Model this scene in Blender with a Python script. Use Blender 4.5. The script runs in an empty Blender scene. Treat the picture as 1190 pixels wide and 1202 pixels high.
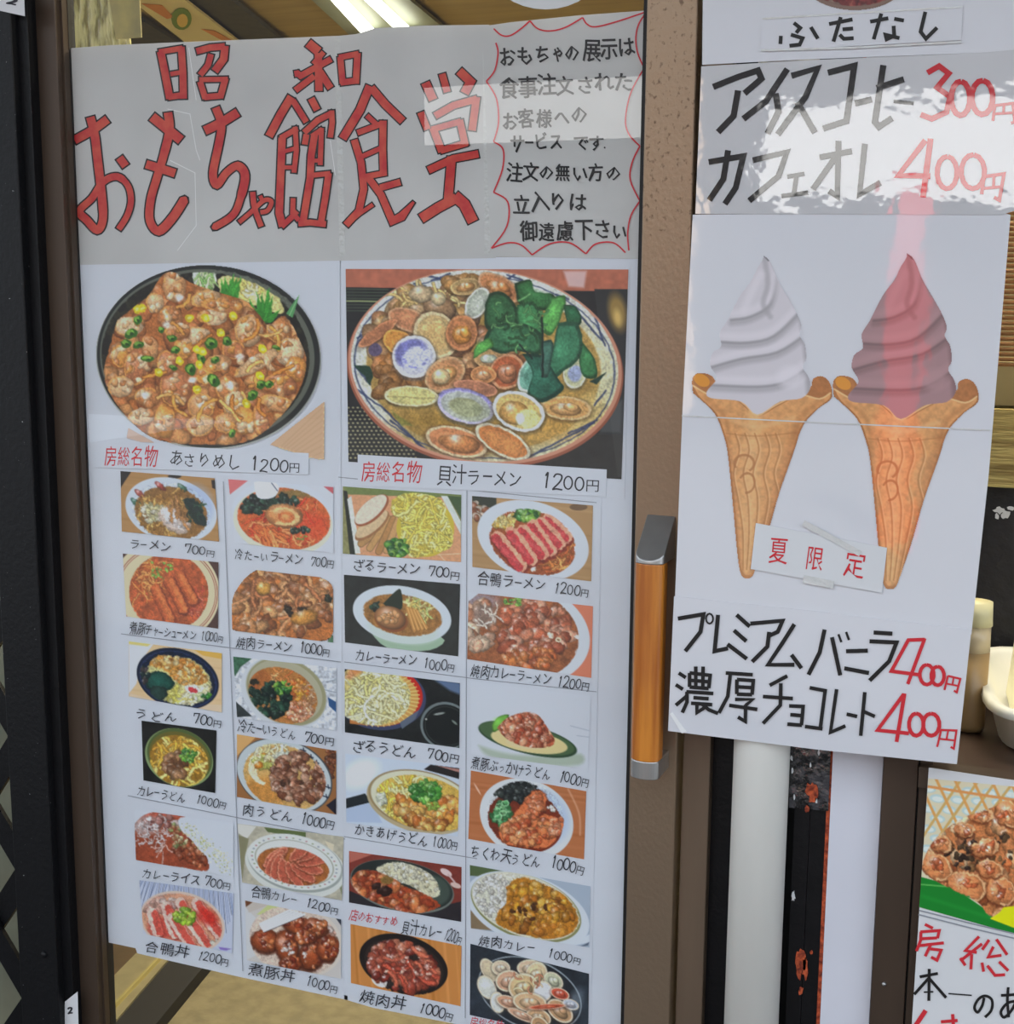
import bpy, math, random
import numpy as np
from mathutils import Vector

S = bpy.context.scene
COL = S.collection
# ---------------------------------------------------------------- camera
W, H, F = 1190.0, 1202.0, 1600.0
CX, CY = W / 2, H / 2
def _n(v):
    v = np.array(v, float); return v / np.linalg.norm(v)
_down = _n((520 - CX, 10400 - CY, F))                 # the door's verticals meet here
_left = np.array((-3300 - CX, 300 - CY, F), float)    # the door's level lines meet here
_left = _n(_left - _down * _left.dot(_down))
_into = np.cross(_down, -_left)
if _into[2] < 0: _into = -_into
Rw = np.array([-_left, _into, -_down])                # rows: world x, y, z in camera coords (x right, y down, z ahead)
CAMZ = 1.5
D0 = 2.0
_r0 = Rw @ np.array([0, 0, 1.0])
_t = D0
CAM = np.array([0, -_r0[1] * _t, CAMZ])
def ray(px, py):
    px = np.asarray(px, float); py = np.asarray(py, float)
    v = np.stack([(px - CX) / F, (py - CY) / F, np.ones_like(px)], -1)
    return v @ Rw.T
def at(px, py, Y=0.0):
    r = ray(px, py); t = (Y - CAM[1]) / r[..., 1]
    return CAM + r * t[..., None]
def atz(px, py, Z):
    r = ray(px, py); t = (Z - CAM[2]) / r[..., 2]
    return CAM + r * t[..., None]
def mirror(px, py, dist):
    """where a thing stands in the street whose mirror image in the pane lies at this direction"""
    P = at(px, py, 0.0); d = P - CAM; d = d / np.linalg.norm(d); d[1] *= -1
    return P + d * dist

cam = bpy.data.cameras.new('camera'); co = bpy.data.objects.new('camera', cam); COL.objects.link(co)
cam.sensor_fit = 'HORIZONTAL'; cam.sensor_width = 36; cam.lens = F / W * 36; cam.clip_start = 0.05; cam.clip_end = 200
from mathutils import Matrix
X, Yd, Zf = Rw[:, 0], Rw[:, 1], Rw[:, 2]              # camera axes in the world
m = Matrix(((X[0], -Yd[0], -Zf[0], CAM[0]), (X[1], -Yd[1], -Zf[1], CAM[1]), (X[2], -Yd[2], -Zf[2], CAM[2]), (0, 0, 0, 1)))
co.matrix_world = m
S.camera = co

# ---------------------------------------------------------------- light
S.view_settings.view_transform = 'Standard'; S.view_settings.look = 'None'
S.view_settings.gamma = 1; S.view_settings.use_curve_mapping = False
S.view_settings.exposure = 0.42
w = bpy.data.worlds.new('sky'); S.world = w; w.use_nodes = True
nt = w.node_tree; bg = nt.nodes['Background']
bg.inputs['Color'].default_value = (0.80, 0.90, 1.0, 1); bg.inputs['Strength'].default_value = 1.55
def light(kind, name, loc, energy, color, rot=None, size=None, sy=None):
    l = bpy.data.lights.new(name, kind); l.energy = energy; l.color = color
    if kind == 'AREA': l.shape = 'RECTANGLE'; l.size = size; l.size_y = sy or size
    o = bpy.data.objects.new(name, l); COL.objects.link(o); o.location = loc
    if rot: o.rotation_euler = rot
    return o
sun = light('SUN', 'sun', (0, -5, 8), 15.0, (1, .95, .88), (math.radians(-38), 0, math.radians(-25))); sun.data.angle = .01
light('AREA', 'shop_area_light', (-1.6, 3.0, 2.5), 75, (1, .88, .62), (0, 0, 0), 1.6, .3)
light('AREA', 'shop_area_light', (-2.6, 6.0, 2.5), 110, (1, .88, .62), (0, 0, 0), 1.6, .3)
light('AREA', 'shop_area_light', (-1.25, .75, 2.5), 14, (1, .9, .62), (0, 0, 0), .5, .2)  # extra fill close to the glass, added to brighten the hanging bag
light('AREA', 'kitchen_fill', (float(at(1250, 200, .3)[0]), .3, 2.3), 12, (1, .93, .78), (0, 0, 0), .6, .12)  # unseen fill light, added to brighten the blind and counter

# ---------------------------------------------------------------- helpers
def lin(c):
    c = np.asarray(c, float)
    return np.where(c <= .04045, c / 12.92, ((c + .055) / 1.055) ** 2.4)
def rgb(r, g, b, k=1.0):
    return tuple(float(x) for x in np.clip(lin(np.array([r, g, b]) / 255.) * k, 0, .95))
def mat(name, color, rough=.6, metal=0, spec=.5, coat=0, var=0, vscale=20, bump=0, bscale=60, color2=None, stretch=None, emit=None, th=(.35, .65), coatrough=.05, detail=4, coatior=1.5):
    m = bpy.data.materials.new(name); m.use_nodes = True
    nt = m.node_tree; b = nt.nodes['Principled BSDF']
    b.inputs['Base Color'].default_value = (*color, 1); b.inputs['Roughness'].default_value = rough
    b.inputs['Metallic'].default_value = metal; b.inputs['Specular IOR Level'].default_value = spec
    b.inputs['Coat Weight'].default_value = coat; b.inputs['Coat Roughness'].default_value = coatrough; b.inputs['Coat IOR'].default_value = coatior
    if emit:
        b.inputs['Emission Color'].default_value = (*color, 1); b.inputs['Emission Strength'].default_value = emit
    tc = nt.nodes.new('ShaderNodeTexCoord'); mp = nt.nodes.new('ShaderNodeMapping')
    nt.links.new(tc.outputs['Object'], mp.inputs['Vector'])
    if stretch: mp.inputs['Scale'].default_value = stretch
    if var or color2:
        no = nt.nodes.new('ShaderNodeTexNoise'); no.inputs['Scale'].default_value = vscale; no.inputs['Detail'].default_value = detail
        nt.links.new(mp.outputs[0], no.inputs['Vector'])
        cr = nt.nodes.new('ShaderNodeValToRGB')
        cr.color_ramp.elements[0].position = th[0]; cr.color_ramp.elements[1].position = th[1]
        c2 = color2 or tuple(c * (1 - var) for c in color)
        cr.color_ramp.elements[0].color = (*color, 1); cr.color_ramp.elements[1].color = (*c2, 1)
        nt.links.new(no.outputs['Fac'], cr.inputs['Fac']); nt.links.new(cr.outputs['Color'], b.inputs['Base Color'])
    if bump:
        n2 = nt.nodes.new('ShaderNodeTexNoise'); n2.inputs['Scale'].default_value = bscale; n2.inputs['Detail'].default_value = 3
        nt.links.new(mp.outputs[0], n2.inputs['Vector'])
        bp = nt.nodes.new('ShaderNodeBump'); bp.inputs['Strength'].default_value = bump; bp.inputs['Distance'].default_value = .01
        nt.links.new(n2.outputs['Fac'], bp.inputs['Height']); nt.links.new(bp.outputs['Normal'], b.inputs['Normal'])
        if coat: nt.links.new(bp.outputs['Normal'], b.inputs['Coat Normal'])
    return m
def glassmat(name, tint=(1, 1, 1), rough=0.0, k=1.0):
    m = bpy.data.materials.new(name); m.use_nodes = True; nt = m.node_tree
    for n in list(nt.nodes): nt.nodes.remove(n)
    out = nt.nodes.new('ShaderNodeOutputMaterial'); mx = nt.nodes.new('ShaderNodeMixShader')
    tr = nt.nodes.new('ShaderNodeBsdfTransparent'); gl = nt.nodes.new('ShaderNodeBsdfGlossy'); fr = nt.nodes.new('ShaderNodeFresnel')
    fr.inputs['IOR'].default_value = 1.55; tr.inputs['Color'].default_value = (*tint, 1)
    gl.inputs['Roughness'].default_value = rough
    gl.inputs['Color'].default_value = (k, k, k, 1)
    ge = nt.nodes.new('ShaderNodeNewGeometry'); mu = nt.nodes.new('ShaderNodeMath'); iv = nt.nodes.new('ShaderNodeMath')
    iv.operation = 'SUBTRACT'; iv.inputs[0].default_value = 1; nt.links.new(ge.outputs['Backfacing'], iv.inputs[1])   # only the outer face mirrors
    mu.operation = 'MULTIPLY'; nt.links.new(fr.outputs[0], mu.inputs[0]); nt.links.new(iv.outputs[0], mu.inputs[1])
    nt.links.new(mu.outputs[0], mx.inputs[0]); nt.links.new(tr.outputs[0], mx.inputs[1]); nt.links.new(gl.outputs[0], mx.inputs[2])
    nt.links.new(mx.outputs[0], out.inputs[0]); return m
def attrmat(name, rough=.45, coat=0, bump=0, bscale=14, spec=.3, coatior=1.5, coatrough=.05):
    m = mat(name, (1, 1, 1), rough, coat=coat, bump=bump, bscale=bscale, spec=spec, coatior=coatior, coatrough=coatrough)
    nt = m.node_tree; a = nt.nodes.new('ShaderNodeAttribute'); a.attribute_name = 'ink'
    nt.links.new(a.outputs['Color'], nt.nodes['Principled BSDF'].inputs['Base Color']); return m

def mesh(name, V, Fc, material=None, parent=None, smooth=False):
    me = bpy.data.meshes.new(name); me.from_pydata([tuple(map(float, v)) for v in V], [], [tuple(int(i) for i in f) for f in Fc])
    me.validate(); me.update()
    if smooth: me.polygons.foreach_set('use_smooth', [True] * len(me.polygons))
    return link(name, me, material, parent)
def link(name, me, material=None, parent=None):
    o = bpy.data.objects.new(name, me); COL.objects.link(o)
    if material: me.materials.append(material)
    if parent:
        o.parent = parent
        o.matrix_parent_inverse = Matrix.Translation(-PL[parent.name])
    PL[o.name] = Vector((0, 0, 0))
    return o
PL = {}
def tag(o, label, cat, group=None):
    o['label'] = label; o['category'] = cat
    if group: o['group'] = group
    return o
def thing(name, label, cat, loc=(0, 0, 0), group=None):
    o = bpy.data.objects.new(name, None); COL.objects.link(o); o.location = tuple(float(v) for v in loc); o.empty_display_size = .05
    PL[o.name] = Vector(o.location)
    return tag(o, label, cat, group)
def struct(o): o['kind'] = 'structure'; return o
def boxd(x0, x1, y0, y1, z0, z1):
    V = [(x, y, z) for z in (z0, z1) for y in (y0, y1) for x in (x0, x1)]
    Fc = [(0, 2, 3, 1), (4, 5, 7, 6), (0, 1, 5, 4), (2, 6, 7, 3), (0, 4, 6, 2), (1, 3, 7, 5)]
    return V, Fc
def box(name, x0, x1, y0, y1, z0, z1, m, parent=None, bevel=0.0):
    o = mesh(name, *boxd(x0, x1, y0, y1, z0, z1), m, parent)
    if bevel:
        b = o.modifiers.new('bevel', 'BEVEL'); b.width = bevel; b.segments = 2
    return o
def plate(name, pts, n_off, m, parent=None):
    """solid from a closed outline of world points, thickened along the vector n_off"""
    pts = [np.array(p, float) for p in pts]; k = len(pts); n_off = np.array(n_off, float)
    V = pts + [p + n_off for p in pts]
    Fc = [tuple(range(k)), tuple(range(2 * k - 1, k - 1, -1))] + [(i, (i + 1) % k + 0, (i + 1) % k + k, i + k)[::-1] for i in range(k)]
    return mesh(name, V, Fc, m, parent)
def sheet(name, pix, Y, m, parent=None, t=.0006):
    """flat sheet standing in the plane y=Y; outline in photo pixels"""
    P = at(np.array([p[0] for p in pix]), np.array([p[1] for p in pix]), Y)
    return plate(name, list(P), (0, t, 0), m, parent)
def tube(name, pts, r, m, parent=None, n=12, caps=True):
    pts = [np.array(p, float) for p in pts]; V = []; Fc = []
    rs = r if isinstance(r, (list, tuple)) else [r] * len(pts)
    for i, p in enumerate(pts):
        d = _n(pts[min(i + 1, len(pts) - 1)] - pts[max(i - 1, 0)])
        a = _n(np.cross(d, (0, 1, .01) if abs(d[1]) < .9 else (1, 0, 0))); b = np.cross(d, a)
        for k in range(n):
            t = 2 * math.pi * k / n; V.append(p + rs[i] * (a * math.cos(t) + b * math.sin(t)))
    for i in range(len(pts) - 1):
        for k in range(n): Fc.append((i * n + k, i * n + (k + 1) % n, (i + 1) * n + (k + 1) % n, (i + 1) * n + k))
    if caps: Fc.append(tuple(range(n))[::-1]); Fc.append(tuple(range((len(pts) - 1) * n, len(pts) * n)))
    return mesh(name, V, Fc, m, parent, smooth=True)

# crops of the photograph: name -> (x0, y0, photo pixels per crop unit)
CR = dict(P=(0, 0, 1), A=(70, 0, 350 / 1190), B=(300, 0, 300 / 1163), N=(560, 0, 220 / 853), R1=(780, 0, 410 / 1190), R2=(780, 250, 410 / 1071),
          R3=(780, 690, 410 / 1190), E=(1060, 880, 130 / 485), G1=(100, 300, 300 / 1190), G2=(395, 300, 360 / 1190),
          C1=(130, 550, 270 / 1190), C2=(395, 560, 310 / 1190), C3=(140, 745, 265 / 1190), C4=(395, 775, 305 / 1190), C5=(145, 940, 265 / 1190), C6=(400, 985, 300 / 1190))
def px(cr, x, y):
    a = CR[cr]; return a[0] + np.asarray(x, float) * a[2], a[1] + np.asarray(y, float) * a[2]

# ---------------------------------------------------------------- lettering: marker strokes
def smooth_path(pts, k=5):
    P = [np.array(p[:2], float) for p in pts]
    if len(P) < 3: return P
    out = []
    for i in range(len(P) - 1):
        p0 = P[max(i - 1, 0)]; p1 = P[i]; p2 = P[i + 1]; p3 = P[min(i + 2, len(P) - 1)]
        for j in range(k):
            t = j / k
            out.append(.5 * ((2 * p1) + (-p0 + p2) * t + (2 * p0 - 5 * p1 + 4 * p2 - p3) * t * t + (-p0 + 3 * p1 - 3 * p2 + p3) * t ** 3))
    out.append(P[-1]); return out
def ribbon(pts, w, grow=0, sm=False, taper=0.0):
    P = smooth_path(pts) if sm else [np.array(p[:2], float) for p in pts]
    n = len(P)
    if grow:
        d0 = P[0] - P[1]; d1 = P[-1] - P[-2]
        P[0] = P[0] + d0 / (np.linalg.norm(d0) + 1e-9) * grow; P[-1] = P[-1] + d1 / (np.linalg.norm(d1) + 1e-9) * grow
    L = []; R = []
    for i in range(n):
        a = P[i] - P[i - 1] if i else P[1] - P[0]; b = P[i + 1] - P[i] if i < n - 1 else a
        a = a / (np.linalg.norm(a) + 1e-9); b = b / (np.linalg.norm(b) + 1e-9)
        t = a + b; t = t / (np.linalg.norm(t) + 1e-9) if np.linalg.norm(t) > .2 else b
        nn = np.array([-t[1], t[0]]); c = max(.55, float(nn.dot([-a[1], a[0]])))
        ww = w[i * (len(w) - 1) // max(n - 1, 1)] if isinstance(w, (list, tuple)) else w
        if taper: ww = ww * (1 - taper * (i / (n - 1)) ** 2)
        hw = (ww / 2 + grow) / c
        L.append(P[i] + nn * hw); R.append(P[i] - nn * hw)
    return L + R, [(i, i + 1, n + i + 1, n + i) for i in range(n - 1)]
def strokes(name, cr, lst, w, Y, m, parent=None, grow=0, sm=False, taper=0.0):
    V = []; Fc = []; DY = []
    for i, s in enumerate(lst):
        ww = w
        if isinstance(s, tuple): ww, s = s
        v, f = ribbon(s, ww, grow, sm, taper); k = len(V); V += v; Fc += [tuple(a + k for a in q) for q in f]
        h_ = len(v) // 2; DY += [-i * 1.6e-5 - (j % h_) * 4e-6 for j in range(len(v))]   # ink lies over ink where strokes cross
    V = np.array(V); x, y = px(cr, V[:, 0], V[:, 1]); P = at(x, y, Y); P[:, 1] += DY
    return mesh(name, P, Fc, m, parent)
def oval(cx, cy, rx, ry, n=20, a0=0):
    return [(cx + rx * math.cos(a0 + 2 * math.pi * i / n), cy + ry * math.sin(a0 + 2 * math.pi * i / n)) for i in range(n + 1)]

# ---------------------------------------------------------------- lettering: hand-lettered words from the built-in face
GL = {}
def load_glyphs(chars, offset):
    obs = []
    for ch in sorted(set(chars)):
        c = bpy.data.curves.new('glyph', 'FONT'); c.body = ch; c.size = 1; c.resolution_u = 1; c.offset = offset
        o = bpy.data.objects.new('glyph', c); COL.objects.link(o); obs.append((ch, o))
    dg = bpy.context.evaluated_depsgraph_get()
    for ch, o in obs:
        me = bpy.data.meshes.new_from_object(o.evaluated_get(dg))
        V = np.array([v.co[:2] for v in me.vertices]).reshape(-1, 2); Fc = [tuple(p.vertices) for p in me.polygons]
        GL[ch, offset] = (V, Fc); bpy.data.meshes.remove(me)
    for ch, o in obs:
        c = o.data; bpy.data.objects.remove(o); bpy.data.curves.remove(c)
def digit(ch):
    """a handwritten digit, in a 0.5 x 0.8 box, y up"""
    D = {'0': [oval(.25, .36, .2, .34, 14, -1.9)], '1': [[(.2, .6), (.3, .76), (.26, .3), (.24, 0)]],
         '2': [[(.05, .58), (.15, .74), (.36, .72), (.4, .55), (.28, .32), (.05, .03), (.2, .05), (.46, .02)]],
         '7': [[(.06, .52), (.07, .74), (.44, .76), (.36, .4), (.22, 0)]]}
    return D[ch]
def words(name, cr, text, p0, p1, h, Y, m, parent=None, offset=0.0, seed=0, bold=0, jit=1.0, pen=.07):
    """text laid between two baseline points, letters a little uneven as a hand writes them"""
    rnd = random.Random(hash((text, seed)) % 9973 if False else sum(map(ord, text)) + seed)
    need = [c for c in set(text) if (c, offset) not in GL and c not in ' 0127']
    if need: load_glyphs(need, offset)
    p0 = np.array(p0, float); p1 = np.array(p1, float); d = p1 - p0; L = np.linalg.norm(d); u = d / L; v = np.array([u[1], -u[0]])
    wts = [.52 if c in '0127' else (.7 if c in 'ーぃぅっゃゅょャュョ円.' else .45 if c == ' ' else 1.0) for c in text]
    tot = sum(wts); V = []; Fc = []; DY = []; pos = 0
    for c, wt in zip(text, wts):
        cw = wt / tot * L; k = len(V)
        if c == ' ': pos += cw; continue
        ang = rnd.uniform(-.11, .07) * jit; sc = 1.04 + rnd.uniform(-.12, .08) * jit; dy = rnd.uniform(-.06, .06) * h * jit
        if c in '0127':
            vv = []; ff = []
            for s in digit(c):
                a, b = ribbon(s, pen, 0, c in '012'); kk = len(vv); vv += a; ff += [tuple(i + kk for i in q) for q in b]
            vv = np.array(vv); vv = vv * [cw / .5 / h, 1.0] * sc; 
        else:
            vv, ff = GL[c, offset]; small = .62 if c == '円' else 1.0
            vv = vv * [cw / h * .98, .95 * (1.12 if ord(c) > 0x4e00 else 1) * small] * sc
        ca, sa = math.cos(ang), math.sin(ang)
        vv = np.stack([vv[:, 0] * ca - vv[:, 1] * sa, vv[:, 0] * sa + vv[:, 1] * ca], -1)
        q = p0 + u * pos + v * dy + (vv[:, :1] * u + vv[:, 1:] * v) * h
        for b, (sx, sy) in enumerate([(0, 0), (1, .6), (-1, -.6), (.6, -1)] if bold else [(0, 0)]):
            k = len(V); V += list(q + np.array([sx, sy]) * bold * h); Fc += [tuple(i + k for i in f) for f in ff]; DY += [-b * 2e-5] * len(q)
        pos += cw
    V = np.array(V); x, y = px(cr, V[:, 0], V[:, 1]); P = at(x, y, Y); P[:, 1] += DY
    return mesh(name, P, Fc, m, parent)
# ---------------------------------------------------------------- printed photographs: painted as ink on a fine grid
NR = np.random.RandomState(7)
def vnoise(h, w, cell, rs):
    gh, gw = int(h / cell) + 3, int(w / cell) + 3; g = rs.rand(gh, gw)
    y = np.arange(h) / cell; x = np.arange(w) / cell; yi = y.astype(int); xi = x.astype(int)
    fy = (y - yi)[:, None]; fx = (x - xi)[None]; fy = fy * fy * (3 - 2 * fy); fx = fx * fx * (3 - 2 * fx)
    a = g[yi][:, xi]; b = g[yi][:, xi + 1]; c = g[yi + 1][:, xi]; d = g[yi + 1][:, xi + 1]
    return (a * (1 - fx) + b * fx) * (1 - fy) + (c * (1 - fx) + d * fx) * fy
class Pic:
    def __init__(s, cr, quad, dens=1.4, seed=1):
        s.cr = cr; s.q = np.array(quad, float); s.k = CR[cr][2] * dens; s.dens = dens
        s.o = s.q.min(0) - 4; e = s.q.max(0) + 4
        s.w = int((e[0] - s.o[0]) * s.k) + 2; s.h = int((e[1] - s.o[1]) * s.k) + 2
        s.img = np.zeros((s.h, s.w, 3)); s.a = np.zeros((s.h, s.w)); s.rs = np.random.RandomState(seed); s.m = None; s.aa = .8; s.auto = True; s.wob = 1.0
    def C(s, c):
        return np.array(c, float) / 255.
    def box(s, x0, y0, x1, y1):
        i0 = max(0, int((x0 - s.o[0]) * s.k) - 2); i1 = min(s.w, int((x1 - s.o[0]) * s.k) + 3)
        j0 = max(0, int((y0 - s.o[1]) * s.k) - 2); j1 = min(s.h, int((y1 - s.o[1]) * s.k) + 3)
        if i0 >= i1 or j0 >= j1: return None
        X, Y = np.meshgrid(s.o[0] + np.arange(i0, i1) / s.k, s.o[1] + np.arange(j0, j1) / s.k)
        return slice(j0, j1), slice(i0, i1), X, Y
    def put(s, sj, si, cov, c):
        if s.m is not None: cov = cov * s.m[sj, si]
        c3 = c if getattr(c, 'ndim', 1) == 3 else np.asarray(c)[None, None]
        s.img[sj, si] = s.img[sj, si] * (1 - cov[..., None]) + c3 * cov[..., None]
        s.a[sj, si] = np.maximum(s.a[sj, si], cov)
    def fill(s, c):
        s.put(slice(0, s.h), slice(0, s.w), np.ones((s.h, s.w)), s.C(c)); return s
    def _ell(s, X, Y, cx, cy, rx, ry, rot):
        ca, sa = math.cos(math.radians(rot)), math.sin(math.radians(rot))
        u = ((X - cx) * ca + (Y - cy) * sa) / rx; v = (-(X - cx) * sa + (Y - cy) * ca) / ry
        return u, v, (np.sqrt(u * u + v * v) - 1) * min(rx, ry) * s.k
    def ell(s, cx, cy, rx, ry, c, rot=0, a=1, soft=1):
        R = max(rx, ry) + 2 / s.k + soft / s.k; b = s.box(cx - R, cy - R, cx + R, cy + R)
        if b is None: return s
        sj, si, X, Y = b; _, _, d = s._ell(X, Y, cx, cy, rx, ry, rot)
        s.put(sj, si, np.clip(.5 - d / (s.aa * soft), 0, 1) * a, s.C(c)); return s
    def ring(s, cx, cy, rx, ry, w, c, rot=0, a=1, arc=None):
        R = max(rx, ry) + w + 3 / s.k; b = s.box(cx - R, cy - R, cx + R, cy + R)
        if b is None: return s
        sj, si, X, Y = b; u, v, d = s._ell(X, Y, cx, cy, rx, ry, rot)
        cov = np.clip(.5 - (np.abs(d) - w * s.k / 2) / s.aa, 0, 1)
        if arc:
            t = np.degrees(np.arctan2(v, u)) % 360; cov = cov * (((t - arc[0]) % 360) < (arc[1] - arc[0]) % 360)
        s.put(sj, si, cov * a, s.C(c)); return s
    def _poly(s, pts, soft=1):
        P = np.array(pts, float); b = s.box(*P.min(0), *P.max(0))
        if b is None: return None
        sj, si, X, Y = b; ins = np.zeros(X.shape, bool); D = np.full(X.shape, 1e9); n = len(P)
        for i in range(n):
            x1, y1 = P[i]; x2, y2 = P[(i + 1) % n]
            cnd = ((y1 > Y) != (y2 > Y)); 
            with np.errstate(all='ignore'): ins ^= cnd & (X < (x2 - x1) * (Y - y1) / (y2 - y1 + 1e-12) + x1)
            dx, dy = x2 - x1, y2 - y1; t = np.clip(((X - x1) * dx + (Y - y1) * dy) / (dx * dx + dy * dy + 1e-9), 0, 1)
            D = np.minimum(D, np.hypot(X - x1 - t * dx, Y - y1 - t * dy))
        return sj, si, np.clip(.5 + np.where(ins, D, -D) * s.k / (s.aa * soft), 0, 1), X, Y
    def poly(s, pts, c, a=1, soft=1, sm=False):
        if sm: pts = smooth_path(list(pts) + [pts[0]], 4)[:-1]
        r = s._poly(pts, soft)
        if r: s.put(r[0], r[1], r[2] * a, s.C(c))
        return s
    def line(s, pts, w, c, a=1, sm=False, soft=1):
        P = smooth_path(pts, 4) if sm else [np.array(p, float) for p in pts]
        Q = np.array(P); b = s.box(Q[:, 0].min() - w, Q[:, 1].min() - w, Q[:, 0].max() + w, Q[:, 1].max() + w)
        if b is None: return s
        sj, si, X, Y = b; D = np.full(X.shape, 1e9)
        for (x1, y1), (x2, y2) in zip(P[:-1], P[1:]):
            dx, dy = x2 - x1, y2 - y1; t = np.clip(((X - x1) * dx + (Y - y1) * dy) / (dx * dx + dy * dy + 1e-9), 0, 1)
            D = np.minimum(D, np.hypot(X - x1 - t * dx, Y - y1 - t * dy))
        s.put(sj, si, np.clip(.5 - (D - w / 2) * s.k / (s.aa * soft), 0, 1) * a, s.C(c)); return s
    def clip(s, *e, poly=None):
        """later marks stay inside this oval (cx, cy, rx, ry, rot) or outline; clip() ends it"""
        if s.m is not None and s.auto: s.rough_up()
        s.m = None
        if poly is not None:
            r = s._poly(smooth_path(list(poly) + [poly[0]], 4)[:-1]); m = np.zeros((s.h, s.w)); m[r[0], r[1]] = r[2]; s.m = m
        elif e:
            b = s.box(s.o[0] - 9, s.o[1] - 9, s.o[0] + 9999, s.o[1] + 9999); sj, si, X, Y = b
            _, _, d = s._ell(X, Y, *e[:4], e[4] if len(e) > 4 else 0); m = np.zeros((s.h, s.w)); m[sj, si] = np.clip(.5 - d / s.aa, 0, 1); s.m = m
        return s
    def tex(s, amp, cell=4, c=None, thr=None):
        """mottle what is inside the clip"""
        n = vnoise(s.h, s.w, max(1.2, cell * s.k), s.rs) * .6 + vnoise(s.h, s.w, max(1.0, cell * s.k * .45), s.rs) * .4
        m = s.m if s.m is not None else np.ones((s.h, s.w)); m = m * (s.a > 0)
        if c is None: s.img = s.img * (1 + (n - .5)[..., None] * 2 * amp * m[..., None])
        else:
            t = np.clip((n - (thr or .55)) * 9, 0, 1) * m * amp; s.img = s.img * (1 - t[..., None]) + s.C(c) * t[..., None]
        return s
    def rough_up(s, amp=None, cell=None):
        """unsettle the drawn outlines inside the clip, as real food has no clean ovals"""
        u = 1.0 if s.cr in ('G1', 'G2', 'E') else .62; amp = (amp or 6) * u * s.k * s.wob; m = s.m
        D = []
        for _ in range(2): D.append((vnoise(s.h, s.w, max(1.5, 20 * u * s.k), s.rs) - .5) * 2.2 * amp + s.wob * (vnoise(s.h, s.w, max(1.2, 8 * u * s.k), s.rs) - .5) * 1.3 * amp)
        Y, X = np.mgrid[0:s.h, 0:s.w]; x = np.clip(X + D[0], 0, s.w - 1.001); y = np.clip(Y + D[1], 0, s.h - 1.001)
        xi = x.astype(int); yi = y.astype(int); ax = (x - xi)[..., None]; ay = (y - yi)[..., None]; I = s.img
        J = (I[yi, xi] * (1 - ax) + I[yi, xi + 1] * ax) * (1 - ay) + (I[yi + 1, xi] * (1 - ax) + I[yi + 1, xi + 1] * ax) * ay
        n = vnoise(s.h, s.w, max(1.1, 6 * u * s.k), s.rs) + s.rs.rand(s.h, s.w) * .35 + vnoise(s.h, s.w, max(1.5, 26 * u * s.k), s.rs) * .7
        J = np.clip(J * (1 + (n - 1.02)[..., None] * .26), 0, 1)
        s.img = I * (1 - m[..., None]) + J * m[..., None]
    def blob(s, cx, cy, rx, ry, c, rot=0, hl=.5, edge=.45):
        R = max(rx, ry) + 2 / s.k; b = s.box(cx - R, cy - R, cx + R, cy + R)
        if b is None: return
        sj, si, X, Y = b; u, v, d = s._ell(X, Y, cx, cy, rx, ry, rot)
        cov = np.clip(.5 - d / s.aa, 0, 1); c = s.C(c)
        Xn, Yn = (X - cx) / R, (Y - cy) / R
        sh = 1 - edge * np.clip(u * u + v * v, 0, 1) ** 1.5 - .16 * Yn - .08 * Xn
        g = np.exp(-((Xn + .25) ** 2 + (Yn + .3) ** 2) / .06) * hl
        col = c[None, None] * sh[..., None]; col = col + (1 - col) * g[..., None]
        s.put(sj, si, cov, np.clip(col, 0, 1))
    def blobs(s, n, reg, r, cols, asp=(1, 1.8), hl=.5, edge=.45, rot=(0, 180), sort=True):
        cx, cy, rx, ry = reg[:4]; ra = math.radians(reg[4]) if len(reg) > 4 else 0; rs = s.rs; L = []
        for _ in range(n):
            t = rs.rand() * 6.283; q = math.sqrt(rs.rand()); x, y = q * math.cos(t) * rx, q * math.sin(t) * ry
            L.append((cy + x * math.sin(ra) + y * math.cos(ra), cx + x * math.cos(ra) - y * math.sin(ra)))
        if sort: L.sort()
        for y, x in L:
            q = rs.uniform(*r); A = rs.uniform(*asp); c = np.array(cols[rs.randint(len(cols))], float) * rs.uniform(.88, 1.12)
            s.blob(x, y, q * A, q, np.clip(c, 0, 255), rs.uniform(*rot), hl * rs.rand(), edge)
        return s
    def noodles(s, n, reg, L, w, cols, curl=1.0, rot=None, dark=.55):
        cx, cy, rx, ry = reg[:4]; ra = math.radians(reg[4]) if len(reg) > 4 else 0; rs = s.rs
        for _ in range(n):
            t = rs.rand() * 6.283; q = math.sqrt(rs.rand()); x, y = q * math.cos(t) * rx, q * math.sin(t) * ry
            x, y = cx + x * math.cos(ra) - y * math.sin(ra), cy + x * math.sin(ra) + y * math.cos(ra)
            th = rs.rand() * 6.283 if rot is None else math.radians(rs.uniform(*rot)); k = rs.uniform(-1, 1) * curl; pts = []
            l = rs.uniform(*L) / 6
            for i in range(7): pts.append((x, y)); x += math.cos(th) * l; y += math.sin(th) * l; th += k * .5
            c = np.clip(np.array(cols[rs.randint(len(cols))], float) * rs.uniform(.9, 1.1), 0, 255)
            s.line(pts, w * 1.5, c * dark, .7); s.line(pts, w, c); s.line(pts, w * .35, np.clip(c * 1.15 + 14, 0, 255), .7)
        return s
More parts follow.
